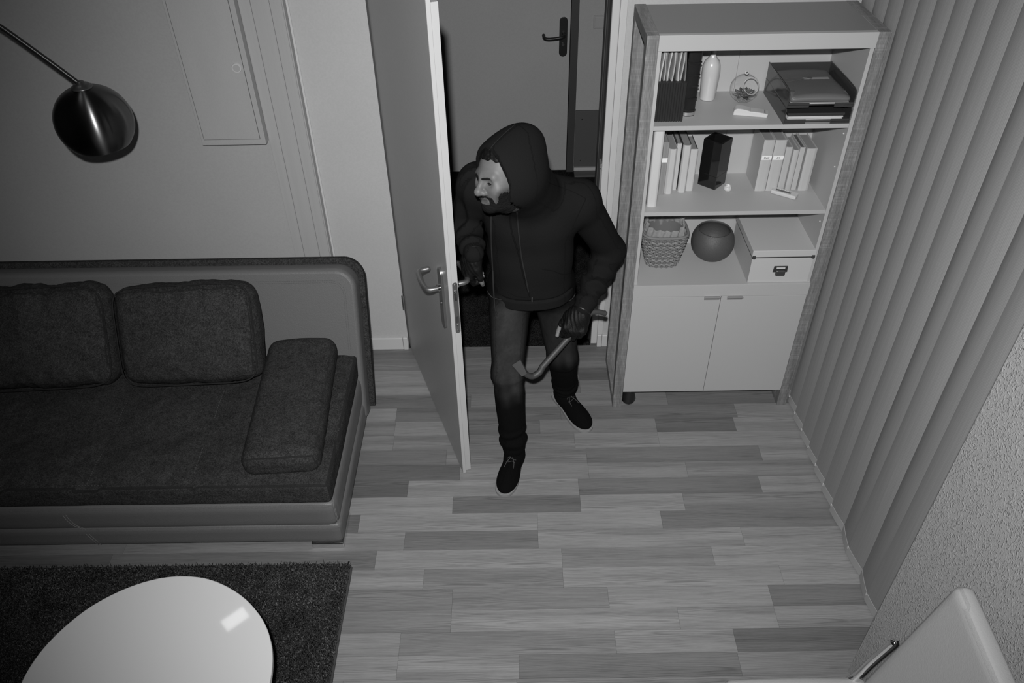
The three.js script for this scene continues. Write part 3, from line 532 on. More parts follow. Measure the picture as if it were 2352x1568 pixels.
{
  const g = thing('glass_globe', 'clear glass globe terrarium with a small succulent', 'terrarium', null, [0.885, S1, 0.245]);
  const R = 0.054, sph = new THREE.SphereGeometry(R, 48, 32, 0, Math.PI * 2, 0.62, Math.PI - 0.62 - 0.35).rotateX(Math.PI / 2 - 0.5).rotateY(0.35);
  part('globe', sph.translate(0, R + 0.001, 0), phys(1, 0.0, { transmission: 1, thickness: 0, ior: 1.5, side: THREE.DoubleSide }), g, 'clear glass globe');
  part('opening_rim', new THREE.TorusGeometry(R * Math.sin(0.62), 0.0014, 8, 40).translate(0, 0, R * Math.cos(0.62)).rotateX(-0.5).rotateY(0.35).translate(0, R + 0.001, 0), phys(0.95, 0.03, { transmission: 0.8, thickness: 0.002 }), g);
  part('hanging_loop', new THREE.TorusGeometry(0.006, 0.0018, 8, 20).translate(0, 2 * R + 0.006, 0), phys(0.9, 0.03, { transmission: 0.7, thickness: 0.002 }), g);
  const gr = []; for (let i = 0; i < 90; i++) { const a = rnd() * 6.28, q = Math.sqrt(rnd()) * 0.031; gr.push(at(new THREE.IcosahedronGeometry(rr(0.002, 0.0042), 0), Math.cos(a) * q, 0.009 + rr(0, 0.008), Math.sin(a) * q)); }
  const gv = part('gravel', merge(gr), mat(0.2, 0.8), g); gv.userData.kind = 'stuff';
  const pl = new THREE.Group(); pl.name = 'succulent'; g.add(pl); pl.position.set(0.004, 0.02, 0.004); pl.scale.setScalar(1.25);
  for (let i = 0; i < 26; i++) { const t = i / 26, lf = new THREE.SphereGeometry(1, 8, 6).scale(0.0068 - 0.0015 * t, 0.003, lerp(0.024, 0.009, t)).translate(0, 0, lerp(0.021, 0.006, t)); lf.rotateX(-lerp(0.25, 1.35, t)).rotateY(i * 2.4); part('leaf', lf.translate(0, 0.004 * t, 0), mat(0.06 + 0.05 * (i % 3), 0.6), pl); }
  const sp = []; for (let i = 0; i < 14; i++) { const a = i * 0.9; sp.push(tube([[-0.018 + 0.003 * Math.cos(a), 0.016, 0.006], [-0.02 + 0.009 * Math.cos(a), 0.03, 0.006 + 0.009 * Math.sin(a)], [-0.022 + 0.013 * Math.cos(a), 0.036, 0.006 + 0.013 * Math.sin(a)]], 0.0012, 6, 4)); }
  part('spiky_plant', merge(sp), mat(0.08, 0.6), g);
}
{
  const r = thing('remote_control', 'white remote control with dark buttons beside the letter trays', 'remote control', null, [0.888, S1, 0.363], -0.24);
  const sh = new THREE.Shape(); sh.moveTo(-0.058, 0); sh.lineTo(0.058, 0); sh.lineTo(0.06, 0.008); sh.quadraticCurveTo(0.03, 0.014, 0, 0.013); sh.quadraticCurveTo(-0.02, 0.02, -0.045, 0.02); sh.quadraticCurveTo(-0.06, 0.019, -0.058, 0);
  part('case', new THREE.ExtrudeGeometry(sh, { depth: 0.034, bevelEnabled: true, bevelSize: 0.003, bevelThickness: 0.003, bevelSegments: 3 }).translate(0, 0.003, -0.017), phys(0.5, 0.3), r);
  for (const x of [0.022, 0.036, 0.05]) part('button', rbox(x, x + 0.003, 0.011, 0.0175, -0.015, 0.015, 0.001, 1), M.black, r, 'dark button bar');
  part('button', rbox(0.004, 0.010, 0.014, 0.0175, -0.004, 0.004, 0.001, 1), M.black, r, 'dark button');
  part('mark', merge([-0.4, 0.4].map((q) => new THREE.BoxGeometry(0.012, 0.0006, 0.0016).rotateY(q + 0.8))).translate(-0.04, 0.0235, 0), M.black, r);
}
function letterTray(label, y, zf) {
  const smoke = new THREE.MeshPhysicalMaterial({ color: grey(0.10), roughness: 0.12, transmission: 0.6, thickness: 0, ior: 1.49 });
  const t = thing('letter_tray', label, 'letter tray', 'stacked letter trays', [1.1065, y, 0.31]);
  const W = 0.236, D = 0.288, h = 0.058;
  part('tray_floor', rbox(-W / 2, W / 2, 0.008, 0.011, -D / 2, D / 2, 0.001, 1), smoke, t);
  for (const s of [-1, 1]) {
    const q = new THREE.Shape(); q.moveTo(-D / 2, 0); q.lineTo(D / 2, 0); q.lineTo(D / 2, 0.05); q.quadraticCurveTo(D / 2, h, D / 2 - 0.008, h); q.lineTo(-D / 2, h); q.lineTo(-D / 2, 0);
    part('tray_side', new THREE.ExtrudeGeometry(q, { depth: 0.003, bevelEnabled: false }).rotateY(-Math.PI / 2).translate(s * W / 2 + 0.0015, 0, 0), smoke, t);
    part('rim', capped([[s * W / 2, h, -D / 2], [s * W / 2, h, D / 2 - 0.008], [s * W / 2, 0.05, D / 2]], 0.0025, 20, 8), smoke, t);
    part('front_lip', rbox(s > 0 ? 0.05 : -W / 2, s > 0 ? W / 2 : -0.04, 0.0, 0.018, D / 2 - 0.003, D / 2, 0.001, 1), smoke, t);
  }
  part('tray_back', rbox(-W / 2, W / 2, 0, h, -D / 2, -D / 2 + 0.003, 0.001, 1), smoke, t);
  return t;
}
letterTray('smoked plastic letter tray holding white sheets, lower of the stack', S1 + 0.0005, 0.452);
letterTray('smoked plastic letter tray holding a string envelope, upper of the stack', S1 + 0.0625, 0.452);
{
  for (let i = 0; i < 4; i++) single('paper_sheet', at(rbox(-0.1, 0.1, 0, 0.0025, -0.135, 0.128, 0.0006, 1), 1.105 + rr(-0.003, 0.003), S1 + 0.0125 + i * 0.0028, 0.313 + rr(-0.004, 0.002)), mat(0.5, 0.7), ['white paper sheet lying lowest in the lower letter tray', 'white paper sheet second from below in the lower letter tray', 'white paper sheet third from below in the lower letter tray', 'white paper sheet uppermost under the black folder in the lower tray'][i], 'paper', 'sheets in the lower letter tray');
  single('document_folder', at(rbox(-0.104, 0.104, 0, 0.012, -0.135, 0.13, 0.003, 2), 1.106, S1 + 0.0245, 0.312), mat(0.03, 0.4), 'black document folder on the sheets in the lower tray', 'folder');
  const e = thing('string_envelope', 'grey string-tie envelope with a disc closure in the upper tray', 'envelope', null, [1.106, S1 + 0.0745, 0.312]);
  part('body', softBox(0.212, 0.016, 0.27, 0.007, [20, 3, 26], (p, n) => 0.008 * Math.max(0, n.y) * (1 - (p.x / 0.11) ** 2) + 0.003 * Math.sin(p.z * 20)).translate(0, 0.013, 0), mat(0.12, 0.5), e);
  part('flap', softBox(0.208, 0.004, 0.05, 0.0018, [20, 1, 8], (p) => 0.002 * Math.sin(p.x * 40)).rotateX(0.12).translate(0, 0.023, 0.108), mat(0.14, 0.5), e);
  part('address_strip', rbox(-0.02, 0.075, 0.0293, 0.0303, -0.035, -0.018, 0.0004, 1), mat(0.26, 0.6), e, 'pale strip');
  const d = part('disc', cyl(0.0095, 0.0095, 0.003, 0.004, 0.0300, -0.026, 24), mat(0.1, 0.5), e, 'dark closure disc');
  part('string', merge([tube([[0.004, 0.0315, -0.026], [-0.04, 0.0295, -0.038], [-0.098, 0.022, -0.036]], 0.001, 20, 5), tube([[0.004, 0.0315, -0.026], [-0.04, 0.0295, -0.014], [-0.1, 0.022, -0.008]], 0.001, 20, 5)]), mat(0.06, 0.7), d);
  part('back_sleeve', rbox(-0.104, 0.104, 0.0, 0.004, -0.137, 0.138, 0.001, 1), mat(0.42, 0.5), e);
}
// ---- books
function book(name, label, x0, x1, h, zf, depth, { cover = 0.46, round = 0.3, y = S2, edge = null, pageTone = 0.24, title = null, group = null, category = 'book', lean = 0, band = true } = {}) {
  const w = x1 - x0, t = thing(name, label, category, group, [(x0 + x1) / 2, y + 0.0005, zf - depth / 2]); t.rotation.z = lean;
  const cm = phys(cover, 0.45), em = edge === null ? cm : mat(edge, 0.4), th = 0.0025;
  part('cover', merge([rbox(-w / 2, -w / 2 + th, 0, h, -depth / 2, depth / 2 - w * round * 0.5, 0.0008, 1), rbox(w / 2 - th, w / 2, 0, h, -depth / 2, depth / 2 - w * round * 0.5, 0.0008, 1)]), em, t, edge === null ? undefined : 'dark cover board');
  const N = 14, pts = []; for (let i = 0; i <= N; i++) { const a = Math.PI * (i / N); pts.push(new THREE.Vector2(-Math.cos(a) * w / 2, Math.sin(a) * w * round * 0.5)); }
  const s = new THREE.Shape([...pts, ...pts.map((p) => new THREE.Vector2(p.x * 0.9, p.y - 0.003)).reverse()]);
  part('spine', toCreasedNormals(new THREE.ExtrudeGeometry(s, { depth: h, bevelEnabled: false }).rotateX(-Math.PI / 2).scale(1, 1, -1).translate(0, 0, depth / 2 - w * round * 0.5), 0.9), Object.assign(cm, { side: THREE.DoubleSide }), t);
  part('pages', box(-w / 2 + th, w / 2 - th, 0.004, h - 0.005, -depth / 2 + 0.004, depth / 2 - w * round * 0.5 + 0.001), mat(pageTone, 0.8), t, 'page block');
  if (title !== null) {
    const c = document.createElement('canvas'); c.width = 128; c.height = 48; const x = c.getContext('2d'); x.fillStyle = '#e8e8e8'; x.fillRect(0, 0, 128, 48); x.fillStyle = '#222'; x.font = 'bold 26px sans-serif'; x.textAlign = 'center'; x.textBaseline = 'middle'; x.fillText(title, 64, 25);
    const tx = new THREE.CanvasTexture(c); tx.colorSpace = THREE.SRGBColorSpace;
    part('title_label', new THREE.PlaneGeometry(w * 0.92, 0.018).translate(0, h * 0.665, depth / 2 + 0.0012), mat(0.95, 0.6, { map: tx }), t, 'white title label');
  }
  return t;
}
book('ring_binder', 'tall white binder standing foremost at the cabinet side', 0.531, 0.5705, 0.322, 0.412, 0.25, { cover: 0.52, round: 0.5, category: 'binder' });
book('paperback', 'thin grey book with a pale label behind the tall white binder', 0.590, 0.6125, 0.228, 0.312, 0.15, { cover: 0.22, round: 0.1, title: '' });
book('hardback', 'white hardback between the thin grey book and a dark-edged book', 0.6145, 0.6490, 0.198, 0.312, 0.14, { round: 0.7 });
book('hardback', 'narrow white book with dark cover boards, set back in its row', 0.6505, 0.6700, 0.206, 0.280, 0.125, { round: 0.5, edge: 0.05 });
book('hardback', 'white hardback with dark cover boards and grey page block', 0.6715, 0.7045, 0.208, 0.302, 0.145, { round: 0.6, edge: 0.05 });
{ const t = book('notebook', 'white-spined notebook with dark back cover beside the black vase', 0.7060, 0.7340, 0.185, 0.288, 0.13, { round: 0.15, edge: 0.07 }); part('clip', new THREE.TorusGeometry(0.006, 0.0018, 8, 16).rotateY(Math.PI / 2).translate(0.0165, 0.172, 0.02), M.steelDark, t, 'metal clip'); }
book('ring_binder', 'white binder labelled Music', 0.986, 1.0285, 0.224, 0.298, 0.15, { cover: 0.42, round: 0.12, title: 'Music', category: 'binder' });
book('ring_binder', 'white binder labelled Art', 1.031, 1.0755, 0.223, 0.298, 0.15, { cover: 0.42, round: 0.12, title: 'Art', category: 'binder' });
book('hardback', 'pale hardback next to the binder labelled Art', 1.0785, 1.1055, 0.192, 0.297, 0.14, { cover: 0.41, round: 0.3 });
book('hardback', 'pale hardback with a strongly rounded narrow spine', 1.1085, 1.1335, 0.180, 0.300, 0.13, { cover: 0.42, round: 0.9 });
book('hardback', 'narrow pale hardback with dark page block', 1.1365, 1.1565, 0.187, 0.290, 0.13, { cover: 0.41, round: 0.3, pageTone: 0.09 });
book('hardback', 'thick pale hardback next to the cabinet side wall', 1.1615, 1.2015, 0.186, 0.300, 0.14, { cover: 0.41, round: 0.15 });
{
  const v = thing('square_vase', 'black glossy square vase on the middle shelf', 'vase', null, [0.823, S2 + 0.0005, 0.228], Math.PI / 4 + 0.04);
  const a = 0.0400, h = 0.203, sq = (r) => [[-r, -r], [r, -r], [r, r], [-r, r]].map(([x, y]) => new THREE.Vector2(x, y));
  const s = new THREE.Shape(sq(a)); s.holes.push(new THREE.Path(sq(a - 0.005).reverse()));
  part('walls', new THREE.ExtrudeGeometry(s, { depth: h - 0.06, bevelEnabled: true, bevelSize: 0.0012, bevelThickness: 0.0012, bevelSegments: 2 }).rotateX(-Math.PI / 2).translate(0, 0.0585, 0), phys(0.007, 0.12, { clearcoat: 0.5 }), v);
  part('foot_block', rbox(-a - 0.001, a + 0.001, 0, 0.0575, -a - 0.001, a + 0.001, 0.002, 2), phys(0.007, 0.12, { clearcoat: 0.5 }), v);
  part('inner_fill', box(-a + 0.006, a - 0.006, 0.1, 0.135, -a + 0.006, a - 0.006), mat(0.05, 0.6), v);
}
{
  const k = thing('tealight_holder', 'small faceted clear glass tealight holder', 'candle holder', null, [0.878, S2 + 0.0005, 0.285]);
  part('glass_body', lathe([[0.001, 0], [0.014, 0], [0.017, 0.006], [0.016, 0.014], [0.011, 0.02], [0.008, 0.02], [0.007, 0.012], [0.001, 0.01]], 8), phys(0.98, 0.05, { transmission: 0.6, thickness: 0.004, ior: 1.5 }), k);
  part('rim', new THREE.TorusGeometry(0.0095, 0.0014, 6, 16).rotateX(Math.PI / 2).translate(0, 0.0202, 0), mat(0.7, 0.2), k);
}
{
  const r = thing('remote_control', 'flat white remote control with small keys on the middle shelf', 'remote control', null, [1.098, S2 + 0.0005, 0.331], -0.62);
  part('case', rbox(-0.052, 0.052, 0, 0.016, -0.02, 0.02, 0.005, 3), phys(0.5, 0.3), r);
  part('display', rbox(-0.036, 0.026, 0.0155, 0.0172, -0.002, 0.010, 0.0008, 1), mat(0.1, 0.3), r, 'dark grey key strip');
  for (let i = 0; i < 6; i++) part('key', rbox(-0.036 + i * 0.0105, -0.029 + i * 0.0105, 0.0155, 0.018, -0.013, -0.006, 0.001, 1), mat(0.5, 0.5), r);
}
// ---- lower shelf
{
  const b = thing('woven_basket', 'woven grass basket with a clear plastic liner', 'basket', null, [0.642, S3 + 0.0005, 0.272]);
  const N = 120, sq = (a, r) => { const c = Math.cos(a), s = Math.sin(a), q = 3.6; return r / Math.pow(Math.abs(c) ** q + Math.abs(s) ** q, 1 / q); };
  const rows = 20, H = 0.155, tones = [0.13, 0.17, 0.22].map((t) => mat(t, 0.75));
  const RX = (t) => lerp(0.063, 0.096, Math.pow(t, 0.8)), RZ = (t) => lerp(0.06, 0.082, Math.pow(t, 0.8));
  for (let k = 0; k < rows; k++) {
    const t = (k + 0.5) / rows, pts = [];
    for (let i = 0; i < N; i++) { const a = i / N * 2 * Math.PI, c = sq(a, 1), wv = 0.0035 * Math.sin(a * 20 + (k % 2) * Math.PI); pts.push([Math.cos(a) * c * (RX(t) + wv), t * H + 0.0015 * Math.sin(a * 40 + k * 1.7) + 0.001 * (rnd() - 0.5), Math.sin(a) * c * (RZ(t) + wv)]); }
    part('woven_row', tube(pts, 0.0045, 200, 6, true), tones[k % 3], b);
  }
  const pts = []; for (let i = 0; i < N; i++) { const a = i / N * 2 * Math.PI, c = sq(a, 1); pts.push([Math.cos(a) * c * 0.097, H + 0.004, Math.sin(a) * c * 0.083]); } part('rim', tube(pts, 0.006, 150, 8, true), tones[1], b);
  const inner = []; for (let k = 0; k <= 6; k++) { const t = k / 6; inner.push([RX(t) - 0.006, t * H]); }
  part('inner_wall', lathe([[0.001, 0.004], ...inner.map(([r, y]) => [r * 0.93, y + 0.003])], 40).scale(1, 1, 0.88), mat(0.12, 0.9, { side: THREE.DoubleSide }), b);
  // crumpled clear liner folded over the rim
  const lp = [], li = [], A = 90, B = 10; for (let k = 0; k <= B; k++) for (let i = 0; i < A; i++) { const a = i / A * 2 * Math.PI, c = sq(a, 1), t = k / B, y = H - 0.02 + t * (0.075 - 0.025 * Math.sin(a)), f = 0.010 * (fbm(i * 0.55, k * 0.5, 5) - 0.5) + 0.006 * Math.sin(a * 17 + t * 3), sh = lerp(0.98, 0.86, t); lp.push(Math.cos(a) * c * (0.088 * sh + f), y + 0.01 * (fbm(i * 0.3, k, 8) - 0.5), Math.sin(a) * c * (0.076 * sh + f)); }
  for (let k = 0; k < B; k++) for (let i = 0; i < A; i++) { const p = k * A + i, q = k * A + (i + 1) % A; li.push(p, q, q + A, p, q + A, p + A); }
  const lg = new THREE.BufferGeometry(); lg.setAttribute('position', new THREE.Float32BufferAttribute(lp, 3)); lg.setIndex(li); lg.computeVertexNormals();
  part('plastic_liner', lg, phys(0.8, 0.12, { transmission: 0.75, thickness: 0, ior: 1.5, side: THREE.DoubleSide }), b, 'crumpled clear plastic liner');
}
{
  const v = thing('round_pot', 'round dark grey pot with a wide opening', 'pot', null, [0.862, S3 + 0.0005, 0.258]);
  const pr = [[0.001, 0]]; for (let i = 0; i <= 26; i++) { const a = lerp(-1.18, 0.70, i / 26); pr.push([0.0925 * Math.cos(a), 0.0845 + 0.0915 * Math.sin(a)]); }
  const e = pr[pr.length - 1]; pr.push([e[0] - 0.003, e[1] + 0.002]); for (let i = 0; i <= 20; i++) { const a = lerp(0.70, -1.1, i / 20); pr.push([0.0865 * Math.cos(a) - 0.001, 0.0845 + 0.0855 * Math.sin(a)]); }
  part('body', lathe(pr, 72), mat(0.068, 0.5, { bumpMap: leatherBump, bumpScale: 0.0008 }), v);
}
{
  const b = thing('storage_box', 'pale cardboard storage box with metal label holder and dark strap', 'box', null, [1.1055, S3 + 0.0015, 0.309]);
  const W = 0.252, D = 0.296, card = mat(0.44, 0.75);
  part('body', rbox(-W / 2, W / 2, 0, 0.14, -D / 2, D / 2, 0.0015, 1), card, b);
  part('lid', rbox(-W / 2 - 0.004, W / 2 + 0.004, 0.130, 0.162, -D / 2 - 0.004, D / 2 + 0.005, 0.002, 1), card, b);
  part('strap', merge([box(-W / 2 - 0.001, W / 2 + 0.001, 0.1245, 0.1285, D / 2 - 0.001, D / 2 + 0.002), box(-W / 2 - 0.002, -W / 2 + 0.001, 0.1245, 0.1285, -D / 2, D / 2 + 0.002)]), M.black, b, 'dark strap line');
  for (const x of [-W / 2 + 0.004, W / 2 - 0.006]) part('corner_clip', at(new THREE.CylinderGeometry(0.0065, 0.0085, 0.012, 10).rotateX(0.2), x, 0.132, D / 2 + 0.004), mat(0.04, 0.4), b, 'dark corner clip');
  const h = part('label_holder', new THREE.ExtrudeGeometry(new THREE.Shape([[-0.029, -0.014], [0.029, -0.014], [0.027, 0.014], [-0.027, 0.014]].map(([x, y]) => new THREE.Vector2(x, y))), { depth: 0.002, bevelEnabled: true, bevelSize: 0.001, bevelThickness: 0.001, bevelSegments: 1 }).translate(0, 0.068, D / 2), mat(0.06, 0.35, { metalness: 0.5 }), b, 'dark metal label holder');
  part('card_insert', rbox(-0.018, 0.018, 0.071, 0.078, D / 2 + 0.003, D / 2 + 0.004, 0.0004, 1), mat(0.55, 0.6), h);
  part('pull', softBox(0.04, 0.026, 0.014, 0.005, [8, 6, 4]).translate(0, 0.053, D / 2 + 0.007), mat(0.10, 0.3, { metalness: 0.6 }), h, 'metal pull');
}

// ------------------------------------------------------------------ the person
// signed distance helpers; points are plain [x, y, z]
const sub = (a, b) => [a[0] - b[0], a[1] - b[1], a[2] - b[2]], dot = (a, b) => a[0] * b[0] + a[1] * b[1] + a[2] * b[2], add = (a, b, k = 1) => [a[0] + b[0] * k, a[1] + b[1] * k, a[2] + b[2] * k];
const len = (a) => Math.hypot(a[0], a[1], a[2]), unit = (a) => { const l = len(a); return [a[0] / l, a[1] / l, a[2] / l]; }, cross = (a, b) => [a[1] * b[2] - a[2] * b[1], a[2] * b[0] - a[0] * b[2], a[0] * b[1] - a[1] * b[0]];
function cap(p, a, b, ra, rb) { const x = p[0] - a[0], y = p[1] - a[1], z = p[2] - a[2], u = b[0] - a[0], v = b[1] - a[1], w = b[2] - a[2]; const h = clamp((x * u + y * v + z * w) / (u * u + v * v + w * w), 0, 1); return Math.hypot(x - u * h, y - v * h, z - w * h) - (ra + (rb - ra) * h); }
const capT = (p, a, b) => { const q = sub(p, a), d = sub(b, a); return clamp(dot(q, d) / dot(d, d), 0, 1); };
function ell(p, c, r) { const x = (p[0] - c[0]) / r[0], y = (p[1] - c[1]) / r[1], z = (p[2] - c[2]) / r[2], k = Math.hypot(x, y, z), m = Math.hypot(x / r[0], y / r[1], z / r[2]); return k < 1e-6 ? -Math.min(...r) : k * (k - 1) / m; }
const smin = (a, b, k) => { const h = Math.max(k - Math.abs(a - b), 0) / k; return Math.min(a, b) - h * h * k * 0.25; }, smax = (a, b, k) => -smin(-a, -b, k);
function nets(f, lo, hi, c) {   // naive surface nets, then a step onto the surface and gradient normals
  const n = [0, 1, 2].map((i) => Math.ceil((hi[i] - lo[i]) / c) + 1), [nx, ny, nz] = n, F = new Float32Array(nx * ny * nz), id = new Int32Array(nx * ny * nz).fill(-1);
  for (let k = 0, o = 0; k < nz; k++) for (let j = 0; j < ny; j++) for (let i = 0; i < nx; i++, o++) F[o] = f([lo[0] + i * c, lo[1] + j * c, lo[2] + k * c]);
  const pos = [], idx = [], sx = 1, sy = nx, sz = nx * ny, cor = [0, sx, sy, sx + sy, sz, sx + sz, sy + sz, sx + sy + sz], off = [[0, 0, 0], [1, 0, 0], [0, 1, 0], [1, 1, 0], [0, 0, 1], [1, 0, 1], [0, 1, 1], [1, 1, 1]], E = [[0, 1], [2, 3], [4, 5], [6, 7], [0, 2], [1, 3], [4, 6], [5, 7], [0, 4], [1, 5], [2, 6], [3, 7]];
  for (let k = 0; k < nz - 1; k++) for (let j = 0; j < ny - 1; j++) for (let i = 0; i < nx - 1; i++) {
    const o = i + j * sy + k * sz; let m = 0; for (let q = 0; q < 8; q++) if (F[o + cor[q]] < 0) m |= 1 << q;
    if (m === 0 || m === 255) continue;
    let x = 0, y = 0, z = 0, t = 0;
    for (const [a, b] of E) { const fa = F[o + cor[a]], fb = F[o + cor[b]]; if ((fa < 0) === (fb < 0)) continue; const h = fa / (fa - fb); x += lerp(off[a][0], off[b][0], h); y += lerp(off[a][1], off[b][1], h); z += lerp(off[a][2], off[b][2], h); t++; }
    id[o] = pos.length / 3; pos.push(lo[0] + (i + x / t) * c, lo[1] + (j + y / t) * c, lo[2] + (k + z / t) * c);
  }
  const quad = (a, b, d, e, flip) => { if (a < 0 || b < 0 || d < 0 || e < 0) return; if (flip) idx.push(a, d, b, a, e, d); else idx.push(a, b, d, a, d, e); };
  for (let k = 1; k < nz - 1; k++) for (let j = 1; j < ny - 1; j++) for (let i = 1; i < nx - 1; i++) {
    const o = i + j * sy + k * sz, s = F[o] < 0;
    if (s !== F[o + sx] < 0) quad(id[o - sy - sz], id[o - sz], id[o], id[o - sy], !s);
    if (s !== F[o + sy] < 0) quad(id[o - sx - sz], id[o - sx], id[o], id[o - sz], !s);
    if (s !== F[o + sz] < 0) quad(id[o - sx - sy], id[o - sy], id[o], id[o - sx], !s);
  }
  const N = new Float32Array(pos.length), e = c * 0.35;
  for (let i = 0; i < pos.length; i += 3) {
    const p = [pos[i], pos[i + 1], pos[i + 2]], d = f(p), g = unit([f([p[0] + e, p[1], p[2]]) - f([p[0] - e, p[1], p[2]]), f([p[0], p[1] + e, p[2]]) - f([p[0], p[1] - e, p[2]]), f([p[0], p[1], p[2] + e]) - f([p[0], p[1], p[2] - e]) + 1e-9]);
    const st = clamp(d, -c * 0.5, c * 0.5) * 0.8; pos[i] -= g[0] * st; pos[i + 1] -= g[1] * st; pos[i + 2] -= g[2] * st; N[i] = g[0]; N[i + 1] = g[1]; N[i + 2] = g[2];
  }
  const geo = new THREE.BufferGeometry(); geo.setAttribute('position', new THREE.Float32BufferAttribute(pos, 3)); geo.setAttribute('normal', new THREE.BufferAttribute(N, 3)); geo.setIndex(idx); return geo;
}
function posUV(g, k = 1) { const p = g.attributes.position, n = g.attributes.normal, uv = new Float32Array(p.count * 2); for (let i = 0; i < p.count; i++) { const ax = Math.abs(n.getX(i)), az = Math.abs(n.getZ(i)); uv[2 * i] = (az > ax ? p.getX(i) : p.getZ(i)) * k; uv[2 * i + 1] = p.getY(i) * k + p.getZ(i) * 0.3 * k; } g.setAttribute('uv', new THREE.BufferAttribute(uv, 2)); return g; }
function paint(g, f) { const p = g.attributes.position, c = new Float32Array(p.count * 3); for (let i = 0; i < p.count; i++) { const v = f([p.getX(i), p.getY(i), p.getZ(i)]); c[3 * i] = c[3 * i + 1] = c[3 * i + 2] = v; } g.setAttribute('color', new THREE.BufferAttribute(c, 3)); return g; }
// where a line of sight through a photo pixel meets a surface
camera.updateMatrixWorld(true);
const FPX = 1823;
function hit(px, py, f, lift = 0, t0 = 1.8) {
  const d = V3((px - 1176) / FPX, -(py - 784) / FPX, -1).normalize().applyQuaternion(camera.quaternion), o = camera.position; let t = t0;
  for (let i = 0; i < 160; i++) { const p = [o.x + d.x * t, o.y + d.y * t, o.z + d.z * t], q = f(p); if (q < 0.0006) break; t += Math.max(q * 0.6, 0.0005); if (t > 5) break; }
  t -= lift; return [o.x + d.x * t, o.y + d.y * t, o.z + d.z * t];
}
const path = (list, f, lift = 0) => { const c = new THREE.CatmullRomCurve3(list.map(([x, y]) => V3(x, y, 0)), false, 'centripetal'), n = list.length * 5; return c.getPoints(n).map((p) => V3(...hit(p.x, p.y, f, lift))).filter((p) => p.z > 0.3); };

const J = {
  pelvis: [0.072, 0.85, 0.585], waist: [0.062, 0.98, 0.60], chest: [0.06, 1.14, 0.615], neck: [0.045, 1.30, 0.665],
  rHip: [-0.018, 0.82, 0.60], rKnee: [-0.032, 0.49, 0.75], rAnk: [-0.013, 0.11, 0.80],
  lHip: [0.155, 0.80, 0.565], lKnee: [0.205, 0.41, 0.555], lAnk: [0.235, 0.11, 0.43],
  rSh: [-0.125, 1.275, 0.60], rEl: [-0.19, 1.08, 0.53], rWr: [-0.150, 1.055, 0.70],
  lSh: [0.245, 1.19, 0.58], lEl: [0.388, 0.90, 0.475], lWr: [0.272, 0.752, 0.66],
};
// head frame
const HC = [-0.022, 1.41, 0.80], HU = unit([-0.02, 0.96, -0.20]);
let HF = [-0.80, -0.05, 0.60]; HF = unit(add(HF, HU, -dot(HF, HU))); const HL = cross(HU, HF), HS = 1.02;
const toHead = (p) => { const q = sub(p, HC); return [dot(q, HL) / HS, dot(q, HU) / HS, dot(q, HF) / HS]; };
const fromHead = (q) => add(add(add(HC, HL, q[0] * HS), HU, q[1] * HS), HF, q[2] * HS);
function headSDF(p) {
  const q = toHead(p), m = [Math.abs(q[0]), q[1], q[2]];
  let d = ell(q, [0, 0.045, -0.015], [0.076, 0.084, 0.098]);
  d = smin(d, ell(q, [0, -0.010, 0.032], [0.061, 0.080, 0.062]), 0.04);
  d = smin(d, ell(q, [0, -0.054, 0.032], [0.050, 0.038, 0.05]), 0.03);
  d = smin(d, len(sub(q, [0, -0.080, 0.071])) - 0.018, 0.03);
  d = smin(d, cap(m, [0, 0.021, 0.089], [0.040, 0.022, 0.078], 0.0115, 0.0105), 0.016);
  d = smin(d, len(sub(m, [0.043, -0.018, 0.066])) - 0.021, 0.03);
  d = smax(d, -(ell(m, [0.031, 0.004, 0.099], [0.017, 0.012, 0.014])), 0.012);
  d = smin(d, len(sub(m, [0.031, 0.003, 0.0745])) - 0.0125, 0.006);
  d = smin(d, cap(q, [0, 0.020, 0.090], [0, -0.022, 0.110], 0.0075, 0.0095), 0.012);
  d = smin(d, len(sub(q, [0, -0.028, 0.1115])) - 0.0130, 0.010);
  d = smin(d, len(sub(m, [0.0125, -0.032, 0.0985])) - 0.0088, 0.007);
  d = smin(d, cap(m, [0, -0.0505, 0.0965], [0.022, -0.0555, 0.086], 0.0055, 0.0035), 0.008);
  d = smin(d, cap(m, [0, -0.0630, 0.0945], [0.018, -0.061, 0.087], 0.0065, 0.004), 0.008);
  d = smax(d, -(cap(m, [0, -0.0565, 0.104], [0.024, -0.0575, 0.092], 0.0022, 0.0018)), 0.004);
  d = smax(d, -(cap(m, [0.016, -0.040, 0.106], [0.034, -0.057, 0.086], 0.0016, 0.0016)), 0.006);   // nasolabial fold
  d = smax(d, -(cap(m, [0.0, 0.048, 0.0965], [0.032, 0.05, 0.0885], 0.0011, 0.001)), 0.004);      // forehead creases
  d = smax(d, -(cap(m, [0.0, 0.060, 0.095], [0.03, 0.062, 0.0865], 0.0011, 0.001)), 0.004);
  d *= HS;
  return smin(d, cap(p, fromHead([0, -0.07, -0.015]), J.neck, 0.052, 0.06), 0.03);
}
